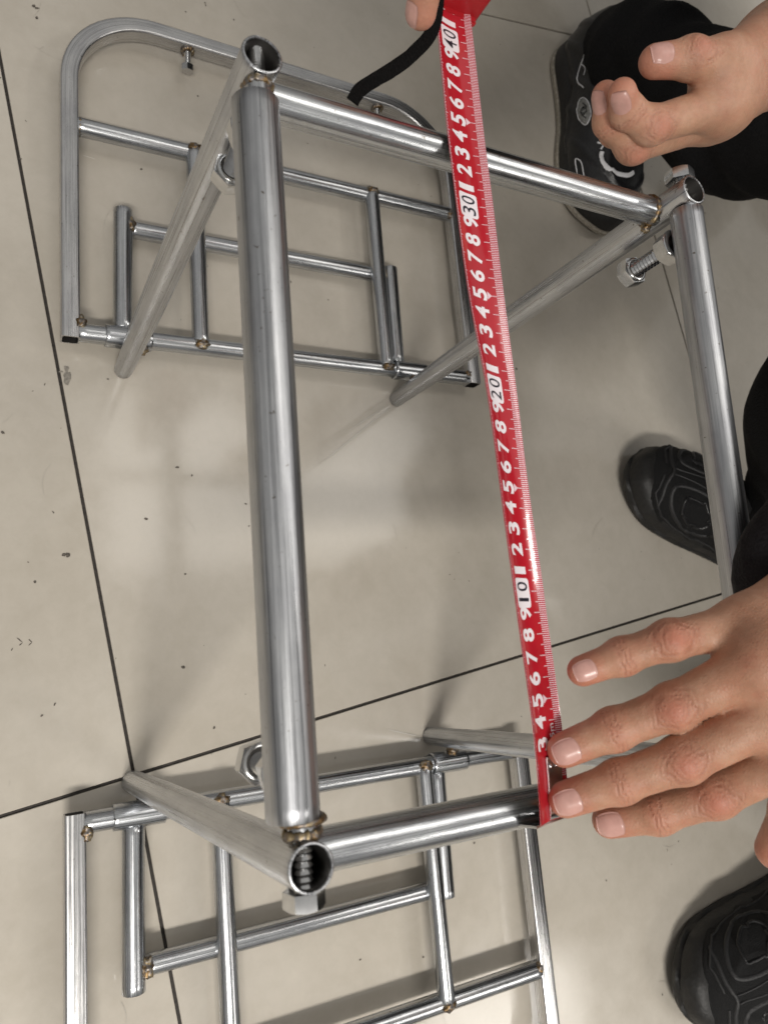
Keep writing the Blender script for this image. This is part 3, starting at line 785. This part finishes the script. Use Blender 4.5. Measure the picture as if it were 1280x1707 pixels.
def nail(f, J, R, n, parent, length=.0125, width=.0105, mat=None, off=.0015):
    J0, J1 = A(*J[0]), A(*J[1]); ax = unit(J0-J1); n = unit(np.asarray(n)-np.dot(n, ax)*ax); s = np.cross(ax, n)
    NU, NV = 15, 13; V = []; F = []
    pts = np.zeros((NU, NV, 3))
    for i in range(NU):
        u = -1+2*i/(NU-1)
        for j in range(NV):
            v = -1+2*j/(NV-1)
            # square -> superellipse, flatter at the free edge
            uu = u*math.sqrt(max(0, 1-.42*v*v*(.55 if u > 0 else 1.))); vvv = v*math.sqrt(1-.30*u*u*(.45 if u > 0 else 1.))
            ang = vvv*width/2/(R[0]*.98)
            c = J0+ax*(off+uu*length/2-.001); d = n*math.cos(ang)+s*math.sin(ang)
            pts[i, j] = c; V.append(d)
    D = np.array(V).reshape(NU, NV, 3); t = np.full((NU, NV), R[0]*1.9)
    for _ in range(24):                                  # march from outside to the skin
        q = pts+D*t[..., None]; t = np.maximum(t-f(q)*.8, 0)
    top = pts+D*(t+.00042)[..., None]
    bot = pts+D*(t-.0006)[..., None]
    top[0] = (pts+D*(t+.0001)[..., None])[0]; top[:, 0] = (pts+D*(t+.0001)[..., None])[:, 0]; top[:, -1] = (pts+D*(t+.0001)[..., None])[:, -1]
    VV = list(top.reshape(-1, 3))+list(bot.reshape(-1, 3)); o = NU*NV
    for i in range(NU-1):
        for j in range(NV-1): F.append((i*NV+j, i*NV+j+1, (i+1)*NV+j+1, (i+1)*NV+j))
    edge = [(0, j) for j in range(NV)]+[(i, NV-1) for i in range(1, NU)]+[(NU-1, j) for j in range(NV-2, -1, -1)]+[(i, 0) for i in range(NU-2, 0, -1)]
    for a, b in zip(edge, edge[1:]+edge[:1]):
        F.append((a[0]*NV+a[1], b[0]*NV+b[1], o+b[0]*NV+b[1], o+a[0]*NV+a[1]))
    return mobj('fingernail', VV, F, mat or M_NAIL, parent)

def head_sdf(c, fw, up):
    c = A(*c); fw = unit(fw); up = unit(A(*up)-np.dot(up, fw)*fw); lf = np.cross(up, fw); R = np.array([fw, lf, up])
    L = lambda x, y, z: c+fw*x+lf*y+up*z
    def f(P):
        d = ellip(P, L(-.005, 0, .03), R, (.098, .076, .105))
        d = smin(d, cone(P, L(.045, 0, -.055), L(.02, 0, -.02), .036, .06), .03)
        d = smin(d, cone(P, L(.094, 0, .02), L(.108, 0, -.012), .009, .015), .012)
        d = smin(d, cone(P, L(.080, -.018, -.045), L(.080, .018, -.045), .009, .009), .008)
        for s in (-1, 1):
            d = -smin(-d, ball(P, L(.098, s*.033, .018), .016), .01)
            d = smin(d, ball(P, L(.078, s*.032, .016), .0135), .003)
            d = smin(d, ellip(P, L(-.005, s*.08, .0), R, (.018, .010, .030)), .008)
        d = smin(d, cone(P, L(-.03, 0, -.06), L(-.06, 0, -.16), .055, .058), .03)
        return d
    def h(P):
        d = ellip(P, L(-.012, 0, .042), R, (.104, .083, .108))
        d = d+.003*np.sin(P[..., 0]*420+P[..., 1]*300)*np.sin(P[..., 2]*250)
        q = P-c; cut = (q@fw)*.8-(q@up)*1.0+.02
        return -smin(-d, -(cut-.02), .01)
    return f, h
def tube_caps(pts, rs): return [(pts[i], pts[i+1], rs[i], rs[i+1]) for i in range(len(pts)-1)]
def torso(c, hips, sL, sR, eL, eR, wL, wR):
    return tube_caps([hips, tuple((np.array(sL)+np.array(sR))/2)], [.12, .10])+[(sL, sR, .05, .05), (tuple((np.array(sL)+np.array(sR))/2), c, .06, .05)]+tube_caps([sL, eL, wL], [.045, .035, .027])+tube_caps([sR, eR, wR], [.045, .035, .027])
def limb(Pn, k=.05):
    def f(P):
        d = None
        for a, b, ra, rb in Pn:
            c = cone(P, a, b, ra, rb); d = c if d is None else smin(d, c, k)
        return d
    return f
def bounds(caps, pad=.03):
    lo = np.min([np.minimum(np.array(a)-max(ra, rb), np.array(b)-max(ra, rb)) for a, b, ra, rb in caps], 0)-pad
    hi = np.max([np.maximum(np.array(a)+max(ra, rb), np.array(b)+max(ra, rb)) for a, b, ra, rb in caps], 0)+pad
    return lo, hi
def cloth(name, caps, mat, parent, k, h, fold=.004, fs=1., cut=None):
    g = limb(caps, k)
    def f(P):
        d = g(P)+fold*fold_noise(P, fs)
        if cut is not None:
            for p, n in cut:                             # open hems: hollow the end so that a cuff reads as cloth
                t = (P-A(*p))@unit(n); d = np.maximum(d, np.where(np.sqrt(((P-A(*p))**2).sum(-1)) < .16, t, -1))
        return d
    lo, hi = bounds(caps); V, Q = surface_nets(f, lo, hi, h)
    return mobj(name, V, Q, mat, parent)

# ---- shoes (local frame: heel at origin, toe along +x, z up)
def shoe(heel, toe, mirror, parent, pale_sole, label, sole_mat):
    hx = A(*heel); d = A(*toe)-hx; L = np.linalg.norm(d); ang = math.atan2(d[1], d[0]); k = L/.285; mi = -1 if mirror else 1
    M = Matrix.Translation((heel[0], heel[1], 0)) @ Matrix.Rotation(ang, 4, 'Z')
    ca, sa = math.cos(ang), math.sin(ang)
    I3 = np.eye(3)
    def f(P):
        P = P/k; P = P*A(1, mi, 1)
        e = ellip(P, (.222, .004, .032), I3, (.058, .047, .034))
        e = smin(e, ellip(P, (.175, .002, .035), I3, (.075, .046, .046)), .03)
        e = smin(e, cone(P, (.045, 0, .045), (.13, 0, .042), .040, .041), .03)
        e = smin(e, ellip(P, (.05, 0, .055), I3, (.049, .041, .064)), .02)
        e = smin(e, cone(P, (.150, 0, .062), (.085, 0, .098), .026, .036), .025)
        side = np.clip((np.abs(P[..., 1])-.016)/.012, 0, 1)
        e = e-.0016*side*np.clip(np.sin(P[..., 0]*120-P[..., 2]*150+np.abs(P[..., 1])*60)*2-.6, 0, 1)
        e = e-.0018*np.clip(1-np.abs(P[..., 2]-.030-.012*np.sin(P[..., 0]*22))/.006, 0, 1)
        e = e-.0014*np.clip(1-np.abs(np.hypot((P[..., 0]-.225)/1.1, P[..., 1])-.030)/.004, 0, 1)
        return np.maximum(e*k, (.016-P[..., 2])*k)
    lo, hi = A(-.02, -.07, .008)*k, A(.30, .07, .16)*k
    V, Q = surface_nets(f, lo, hi, .003)
    up = mobj('shoe', V, Q, M_SHOE if pale_sole else M_MESH, parent, M); up['label'] = label
    # sole: outline rings
    def outline(n=64):
        ctr = [(0.0, 0.0), (.008, .026), (.04, .043), (.095, .042), (.14, .044), (.19, .053), (.235, .052), (.27, .034), (.286, .004), (.276, -.026), (.24, -.046), (.19, -.049), (.14, -.045), (.09, -.042), (.04, -.042), (.008, -.026)]
        C = np.array(ctr)*k; C[:, 1] *= mi; m = len(C); out = []
        for i in range(m):
            p0, p1, p2, p3 = C[i-1], C[i], C[(i+1) % m], C[(i+2) % m]
            for j in range(6):
                t = j/6; out.append(.5*((2*p1)+(p2-p0)*t+(2*p0-5*p1+4*p2-p3)*t*t+(-p0+3*p1-3*p2+p3)*t**3))
        return np.array(out)
    O = outline(); c = O.mean(0); n = len(O)
    def loft(name, rows, mat, par):
        V = []; F = []
        tang = np.roll(O, -1, 0)-np.roll(O, 1, 0); nor = np.stack([tang[:, 1], -tang[:, 0]], 1); nor /= np.linalg.norm(nor, axis=1)[:, None]
        if ((O-c)*nor).sum() < 0: nor = -nor
        for (z, off, wav) in rows:
            s = np.arange(n)/n*2*math.pi
            toe_up = .010*np.clip((O[:, 0]/k-.22)/.06, 0, 1)**2
            P2 = O+nor*(off+wav*np.sin(s*17))[:, None] if wav else O+nor*off
            for i in range(n): V.append((P2[i, 0], P2[i, 1], z+toe_up[i]))
        for r in range(len(rows)-1):
            for i in range(n): F.append((r*n+i, r*n+(i+1) % n, (r+1)*n+(i+1) % n, (r+1)*n+i))
        F.append(tuple(range(n))[::-1]); F.append(tuple(range((len(rows)-1)*n, len(rows)*n)))
        o = mobj(name, V, F, mat, par, M); o.data.set_sharp_from_angle(angle=math.radians(50)); return o
    if pale_sole:
        loft('outsole', [(.0008, -.003, 0), (.003, .003, 0), (.0075, .0035, 0), (.009, .001, 0)], M_TANSOLE, up)
        loft('midsole', [(.0085, .0, 0), (.012, .0025, 0), (.026, .001, 0), (.034, -.003, 0), (.037, -.008, 0)], M_SOLE, up)
    else:
        loft('sole', [(.0008, -.003, 0), (.003, .002, 0), (.010, .004, .0012), (.013, .0015, 0), (.017, .004, .001), (.030, .001, .0008), (.036, -.004, 0), (.038, -.010, 0)], sole_mat, up)
    def world(P): return (np.asarray(P, float)-A(hx[0], hx[1], 0))@np.array([[ca, -sa, 0], [sa, ca, 0], [0, 0, 1]])
    def snap(p):                                          # nearest points on the upper
        p = np.atleast_2d(p).copy(); e = 2e-4
        for _ in range(14):
            d0 = f(p); g = np.stack([f(p+I3[i]*e)-f(p-I3[i]*e) for i in range(3)], -1)/(2*e)
            p = p-(d0/((g*g).sum(-1)+1e-9))[:, None]*g
        return p, g/(np.linalg.norm(g, axis=1)[:, None]+1e-9)
    def ribbon_on(name, pts, wd, ht, mat, closed=False, loc=False, z=.075, fill=False):
        """a flat strip laid on the upper along a polyline"""
        C = [np.array(p, float) for p in pts]; Q = []
        m = len(C); rngi = range(m if closed else m-1)
        for i in rngi:
            p0 = C[(i-1) % m] if closed or i else C[0]; p1 = C[i]; p2 = C[(i+1) % m]; p3 = C[(i+2) % m] if closed or i+2 < m else C[-1]
            for j in range(7):
                t = j/7; Q.append(.5*((2*p1)+(p2-p0)*t+(2*p0-5*p1+4*p2-p3)*t*t+(-p0+3*p1-3*p2+p3)*t**3))
        if not closed: Q.append(C[-1])
        q3 = np.array([(q[0], q[1], q[2] if len(q) > 2 else z) for q in Q])
        SP, SN = snap(q3 if loc else world(q3)); F = []; n = len(SP); kk = 5
        if fill:
            cc = SP.mean(0); rr = [cc[None]]+[cc+(SP-cc)*r for r in (.34, .67, 1.)]
            p, q = snap(np.concatenate(rr)); V = list(p+q*ht)
            for i in range(n):
                i2 = (i+1) % n; F.append((0, 1+i, 1+i2))
                for r in (0, 1): F.append((1+r*n+i, 1+r*n+i2, 1+(r+1)*n+i2, 1+(r+1)*n+i))
            b = len(V); V += list(SP-SN*.0008)
            for i in range(n): F.append((1+2*n+i, 1+2*n+(i+1) % n, b+(i+1) % n, b+i))
            return mobj(name, V, F, mat, up, M)
        if closed: a, b = np.roll(SP, 1, 0), np.roll(SP, -1, 0)
        else: a, b = np.concatenate([SP[:1], SP[:-1]]), np.concatenate([SP[1:], SP[-1:]])
        t = b-a; t /= np.linalg.norm(t, axis=1)[:, None]+1e-9; sd = np.cross(SN, t)
        cols = []
        for j in range(kk):
            p, nn = snap(SP+sd*(-1+2*j/(kk-1))*wd/2); cols.append(p+nn*(ht if 0 < j < kk-1 else -.0003))
        V = np.stack(cols, 1).reshape(-1, 3)
        for i in range(n if closed else n-1):
            i2 = (i+1) % n
            for j in range(kk-1): F.append((i*kk+j, i*kk+j+1, i2*kk+j+1, i2*kk+j))
        return mobj(name, V, F, mat, up, M)
    return up, ribbon_on, k, mi


# ---------------------------------------------------------------- person on the right, pressing the tape hook down
R2 = {'pinky': [(.1405, .0655, .3720), (.1555, .0705, .3830), (.1715, .0760, .3975), (.2050, .0800, .4110)],
      'ring': [(.1362, .0300, .3575), (.1545, .0377, .3721), (.1737, .0462, .3915), (.1980, .0625, .4215)],
      'middle': [(.1368, .0075, .3535), (.1560, .0141, .3695), (.1772, .0225, .3891), (.2068, .0425, .4215)],
      'index': [(.1625, -.0065, .3520), (.1786, -.0036, .3680), (.1969, .0039, .3870), (.2150, .0220, .4170)],
      'thumb': [(.2340, -.0275, .3850), (.2330, -.0070, .4000), (.2330, .0160, .4150)]}
RR = {'pinky': [.0071, .0079, .0086, .0104], 'ring': [.0081, .0091, .0100, .0119], 'middle': [.0083, .0093, .0102, .0121], 'index': [.0081, .0089, .0097, .0118], 'thumb': [.0092, .0100, .0115]}
WR = A(.278, .092, .452)
palm2 = [(R2['pinky'][3], WR+A(0, .022, -.006), .0105, .020), (R2['ring'][3], WR+A(0, .008, 0), .0115, .021), (R2['middle'][3], WR+A(0, -.006, 0), .0118, .021),
         (R2['index'][3], WR+A(0, -.018, -.004), .0115, .020), (R2['thumb'][2], WR+A(-.01, -.016, -.012), .0135, .020), (R2['ring'][3], R2['index'][3], .010, .010), (R2['pinky'][3], R2['ring'][3], .0095, .0105),
         (tuple(WR), (.33, .128, .468), .024, .028), ((.33, .128, .468), (.40, .18, .487), .028, .034)]
names = ['pinky', 'ring', 'middle', 'index', 'thumb']
fing2 = [(R2[n], RR[n]) for n in names]
f2 = make_hand(fing2, palm2)
dors2 = [(-.35, .10, 1), (-.45, .05, 1), (-.45, 0, 1), (-.45, -.05, 1), (-.3, -.7, .6)]
# body skin: right hand and forearm in fine mesh; head, neck and the resting left hand
V, Q = surface_nets(f2, (.12, -.05, .335), (.36, .165, .505), .00135)
VA = [V]; QA = [Q]
cr, bl = crease_attrs(V, fing2, dors2, [((.205, .06, .432), .02, .25)])
# tendons fanning over the back of the hand
CRA = [cr]; BLA = [bl]
hf, hh = head_sdf((.80, 0, .90), (-.75, 0, -.65), (-.4, 0, .9))
b2 = limb(torso((.845, 0, .79), (1.12, 0, .38), (.92, -.15, .70), (.92, .15, .70), (.70, -.345, .515), (.62, .255, .545), (.55, -.30, .482), (.335, .131, .470)), .03)
Vh, Qh = surface_nets(lambda P: smin(hf(P), b2(P), .03), (.28, -.42, .23), (1.28, .38, 1.07), .010)
lh = limb(tube_caps([(.62, -.33, .50), (.50, -.27, .47), (.44, -.25, .46)], [.035, .027, .026])+[((.43, -.25, .46), (.37, -.235+.025*i, .44-.01*abs(i)), .012, .0075) for i in range(-1, 3)]+[((.44, -.235, .455), (.41, -.19, .44), .013, .009)], .012)
Vl, Ql = surface_nets(lh, (.34, -.40, .39), (.66, -.15, .56), .005)
for v, q in ((Vh, Qh), (Vl, Ql)):
    o = sum(len(x) for x in VA); VA.append(v); QA.append(q+o); CRA.append(np.zeros(len(v))); BLA.append(np.zeros(len(v)))
person2 = mobj('person', np.concatenate(VA), np.concatenate(QA), M_SKIN)
attr(person2, 'crease', np.concatenate(CRA)); attr(person2, 'blush', np.concatenate(BLA))
person2['label'] = 'squatting person in black whose fingertips press the tape hook to the near rail'; person2['category'] = 'person'
person2['group'] = 'people measuring the stand'
for n, dn in zip(names, dors2):
    nail(f2, R2[n], RR[n], dn, person2, length=.0128 if n != 'pinky' else .0105, width=.0122 if n != 'pinky' else .0098, off=.0005)
V, Q = surface_nets(hh, (.59, -.14, .69), (1.0, .14, 1.07), .007); mobj('hair', V, Q, M_HAIR, person2)
jk = tube_caps([(1.14, 0, .34), (1.02, 0, .54), (.92, 0, .71)], [.15, .165, .13])
jk += [((.92, -.15, .70), (.92, .15, .70), .075, .075)]
jk += tube_caps([(.92, .17, .69), (.62, .255, .545), (.37, .172, .452), (.2655, .109, .4125)], [.075, .062, .048, .040])
jk += tube_caps([(.92, -.17, .69), (.70, -.345, .515), (.53, -.285, .475)], [.075, .06, .046])
cloth('jacket', jk, M_CLOTH, person2, .04, .009, .0035, 1.3)
tr = []
for s in (-1, 1):
    tr += tube_caps([(1.12, s*.09, .31), ((.585, .345, .37) if s > 0 else (.64, -.30, .44))], [.115, .085])
tr += tube_caps([(.585, .345, .37), (.672, .280, .21), (.762, .210, .10)], [.085, .080, .064])
tr += tube_caps([(.64, -.30, .44), (.73, -.26, .26), (.770, -.235, .10)], [.078, .072, .060])
cloth('trousers', tr, M_TROUS, person2, .03, .009, .004, 1.2)
s2, rib, k2, m2 = shoe((.822, .159), (.572, .273), True, person2, False, 'black mesh trainer with raised loops, sole in front of the right rail', M_SOLE)
s3, rib3, k3, m3 = shoe((.812, -.236), (.530, -.287), False, person2, False, 'black trainer with raised loops at the lower right corner', M_SOLE)
for rb, kk, mm in ((rib, k2, m2), (rib3, k3, m3)):
    X = lambda pts: [(x*kk, y*kk*mm, (.080-abs(y)*.85)*kk) for x, y in pts]
    for sg in (-1, 1):
        big = [(.248, sg*.016), (.240, sg*.034), (.208, sg*.045), (.176, sg*.042), (.168, sg*.026), (.205, sg*.012)]
        c0 = np.mean(big, 0); small = [tuple(c0+(np.array(q)-c0)*.55) for q in big]
        rb('loop_overlay', X(big), .0050, .0011, M_OVER, True, True)
        rb('loop_overlay', X(small), .0034, .0012, M_SHOE, True, True)
        big = [(.150, sg*.026), (.140, sg*.044), (.105, sg*.046), (.088, sg*.034), (.115, sg*.026)]
        rb('loop_overlay', X(big), .0050, .0011, M_OVER, True, True)
        rb('seam', X([(.272, sg*.010), (.262, sg*.034), (.225, sg*.052), (.180, sg*.054), (.140, sg*.052), (.10, sg*.054)]), .0026, .0010, M_OVER, False, True)
        rb('seam', X([(.256, sg*.004), (.215, sg*.006), (.165, sg*.012), (.150, sg*.022)]), .0020, .0009, M_OVER, False, True)
    rb('toe_cap', X([(.250, .044), (.262, .020), (.264, 0), (.262, -.020), (.250, -.044)]), .0045, .001, M_OVER, False, True)
    for i in range(5):
        x = .198-.017*i; rb('lace', X([(x, -.016), (x-.004, 0), (x, .016)]), .0055, .0018, M_STRAP, False, True)

# ---------------------------------------------------------------- person at the top, holding the case and a loosely curled hand
H1 = {'index': [(.2049, .3750, .3945), (.2160, .3725, .3870), (.2345, .3690, .3865), (.2790, .3850, .4005)],
      'middle': [(.2085, .3860, .3800), (.2190, .3785, .3715), (.2385, .3700, .3690), (.2900, .3900, .3870)],
      'ring': [(.2290, .3950, .3650), (.2411, .3910, .3550), (.2620, .3890, .3530), (.3080, .4030, .3735)],
      'pinky': [(.2520, .4050, .3530), (.2640, .4045, .3440), (.2830, .4040, .3420), (.3230, .4180, .3610)],
      'thumb': [(.2290, .3985, .4005), (.2500, .4010, .4085), (.2800, .4040, .4120)]}
R1 = {'index': [.0078, .0088, .0100, .0120], 'middle': [.0080, .0092, .0103, .0122], 'ring': [.0078, .0088, .0098, .0115], 'pinky': [.0068, .0076, .0085, .0100], 'thumb': [.0092, .0108, .0125]}
WL = A(.352, .446, .398)
palm1 = [(H1['index'][3], WL+A(0, -.004, .010), .0125, .021), (H1['middle'][3], WL, .0125, .022), (H1['ring'][3], WL+A(0, .004, -.008), .0118, .021), (H1['pinky'][3], WL+A(.004, .008, -.016), .0105, .020),
         (H1['thumb'][2], WL+A(-.006, .004, .012), .0150, .0215), (H1['index'][3], H1['pinky'][3], .011, .010), ((.2720, .4020, .4080), (.2900, .3900, .4000), .0125, .0125), (tuple(WL), (.42, .505, .42), .026, .030), ((.42, .505, .42), (.48, .565, .445), .030, .036)]
fing1 = [(H1[n], R1[n]) for n in names]
f1 = make_hand(fing1, palm1, .008, .014)
V, Q = surface_nets(f1, (.185, .345, .325), (.43, .54, .47), .0014)
dors1 = [(-.8, -.3, -.3), (-.9, -.2, -.2), (-.9, -.3, .0), (-.8, -.45, .35), (-.55, -.15, .85)]
cr, bl = crease_attrs(V, fing1, dors1, [((.30, .41, .41), .03, .3)])
VA = [V]; QA = [Q]; CRA = [cr]; BLA = [bl]
# right hand over the case
HR = [([(.0885, .3995, .3760), (.0850, .4080, .3900), (.0860, .4240, .4050), (.1000, .4620, .4330)], [.0078, .0085, .0095, .0115]),
      ([(.0900, .4350, .3720), (.0860, .4400, .3880), (.0870, .4500, .4050), (.1060, .4800, .4350)], [.0078, .0085, .0095, .0115]),
      ([(.0920, .4560, .3720), (.0880, .4620, .3880), (.0890, .4720, .4050), (.1120, .4980, .4350)], [.0076, .0083, .0092, .0112]),
      ([(.0950, .4760, .3760), (.0910, .4820, .3880), (.0920, .4900, .4020), (.1180, .5140, .4320)], [.0068, .0075, .0083, .0100]),
      ([(.1520, .4560, .3950), (.1560, .4700, .4130), (.1480, .4950, .4360)], [.0092, .0105, .0125])]
WRR = A(.165, .555, .452)
palmR = [(J[-1], WRR, R[-1], .021) for J, R in HR]+[(tuple(WRR), (.27, .66, .49), .025, .033)]
fr = make_hand(HR, palmR, .008, .014)
Vr, Qr = surface_nets(fr, (.065, .385, .355), (.25, .63, .50), .0022)
crr, blr = crease_attrs(Vr, HR, [(-1, 0, .2)]*5)
hf, hh = head_sdf((.50, .78, .93), (-.35, -.6, -.7), (-.2, -.3, .9))
b1 = limb(torso((.545, .83, .83), (.79, 1.22, .44), (.76, .82, .74), (.48, .98, .74), (.60, .665, .545), (.365, .825, .56), (.43, .515, .424), (.255, .645, .486)), .03)
Vh, Qh = surface_nets(lambda P: smin(hf(P), b1(P), .03), (.20, .42, .29), (.98, 1.28, 1.12), .010)
for v, q, c, b in ((Vr, Qr, crr, blr), (Vh, Qh, np.zeros(len(Vh)), np.zeros(len(Vh)))):
    o = sum(len(x) for x in VA); VA.append(v); QA.append(q+o); CRA.append(c); BLA.append(b)
person1 = mobj('person', np.concatenate(VA), np.concatenate(QA), M_SKIN1)
attr(person1, 'crease', np.concatenate(CRA)); attr(person1, 'blush', np.concatenate(BLA))
person1['label'] = 'squatting person in black holding the tape case, other hand loosely curled above a shoe'; person1['category'] = 'person'
person1['group'] = 'people measuring the stand'
for n, dn in zip(names, dors1):
    if n in ('thumb', 'index', 'middle'):
        nail(f1, H1[n], R1[n], dn, person1, .0128, .0115 if n != 'thumb' else .0132, off=.0008)
nail(fr, HR[0][0], HR[0][1], (-1, -.2, .2), person1, .012, .011)
V, Q = surface_nets(hh, (.33, .58, .74), (.72, .98, 1.12), .007); mobj('hair', V, Q, M_HAIR, person1)
jk = tube_caps([(.80, 1.26, .40), (.70, 1.12, .60), (.62, .92, .77)], [.16, .17, .13])
jk += [((.48, .98, .75), (.76, .82, .75), .075, .075)]
jk += tube_caps([(.78, .81, .74), (.60, .66, .545), (.445, .535, .438)], [.075, .060, .045])
jk += tube_caps([(.46, .99, .74), (.36, .82, .56), (.235, .625, .482)], [.075, .060, .044])
cloth('jacket', jk, M_CLOTH, person1, .04, .009, .0035, 1.3)
tr = []
tr += tube_caps([(.74, 1.26, .36), (.655, .50, .375)], [.115, .082])
tr += tube_caps([(.88, 1.22, .36), (1.04, .70, .45)], [.115, .078])
tr += tube_caps([(.655, .50, .375), (.632, .640, .200), (.618, .765, .115), (.603, .806, .088)], [.082, .076, .060, .054])
tr += tube_caps([(1.04, .70, .45), (1.06, .84, .26), (1.065, .90, .08)], [.078, .074, .066])
cloth('trousers', tr, M_TROUS, person1, .03, .009, .0045, 1.2)
s1, rib1, k1, m1 = shoe((.607, .882), (.592, .596), True, person1, True, 'glossy black trainer with white markings and a worn pale outsole edge', M_SOLE)
shoe((1.07, .99), (1.09, .71), False, person1, True, 'black trainer mostly hidden behind the trousers', M_SOLE)
rib1('white_stroke', [(0.5584, 0.667, 0.0663), (0.5573, 0.6608, 0.0645), (0.5598, 0.6515, 0.0643), (0.5663, 0.6442, 0.0661), (0.5765, 0.6394, 0.0687), (0.5915, 0.6393, 0.0711), (0.6011, 0.6451, 0.0725)], .0062, .0006, M_WHITE)
rib1('white_stroke', [(0.5615, 0.6925, 0.0701), (0.5597, 0.6872, 0.0687), (0.5627, 0.6808, 0.0708), (0.5649, 0.6736, 0.0716)], .0034, .0006, M_WHITE)
rib1('white_stroke', [(0.5549, 0.6803, 0.0645), (0.5599, 0.676, 0.0684), (0.5572, 0.67, 0.0657)], .0028, .0006, M_WHITE)
rib1('white_line', [(0.5638, 0.8128, 0.0851), (0.5624, 0.8126, 0.071), (0.5613, 0.8113, 0.0625), (0.5604, 0.8041, 0.0533), (0.5598, 0.7921, 0.0453), (0.5582, 0.7795, 0.047), (0.5568, 0.7646, 0.0562)], .0018, .0006, M_WHITE)
rib1('white_line', [(0.5635, 0.8119, 0.0826), (0.563, 0.8053, 0.0708), (0.5625, 0.799, 0.0637), (0.562, 0.7876, 0.0609)], .0014, .0006, M_WHITE)
rib1('white_line', [(0.5604, 0.8041, 0.0533), (0.5616, 0.7946, 0.0577), (0.5607, 0.7864, 0.0545)], .0016, .0006, M_WHITE)
RD = [(0.5546, 0.7259, 0.0619), (0.5532, 0.7138, 0.0593), (0.5502, 0.7109, 0.0544), (0.5488, 0.7205, 0.0487), (0.5495, 0.7366, 0.0461), (0.5516, 0.7496, 0.0482), (0.5534, 0.7512, 0.0543), (0.5543, 0.7409, 0.0603)]
rib1('grey_roundel', RD, 0, .0005, M_GREYP, True, fill=True)
rib1('roundel_rim', RD, .0014, .0009, M_WHITE, True)
rib1('roundel_mark', [(0.5521, 0.7436, 0.0535), (0.553, 0.7343, 0.0582), (0.5503, 0.7315, 0.0511), (0.5517, 0.7176, 0.0563)], .0020, .0009, M_SHOE)
rib1('side_tag', [(0.5404, 0.6708, 0.0388), (0.5425, 0.6631, 0.0451), (0.5444, 0.6481, 0.0445), (0.5471, 0.6357, 0.0413), (0.544, 0.6409, 0.0353), (0.5412, 0.655, 0.0374)], .0015, .0007, M_WHITE, True)
for i in range(5):
    x = .205-.017*i; rib1('lace', [(x*k1, -.019*k1, .09*k1), ((x-.006)*k1, 0, .10*k1), (x*k1, .019*k1, .09*k1)], .005, .0016, M_CLOTH, False, True)
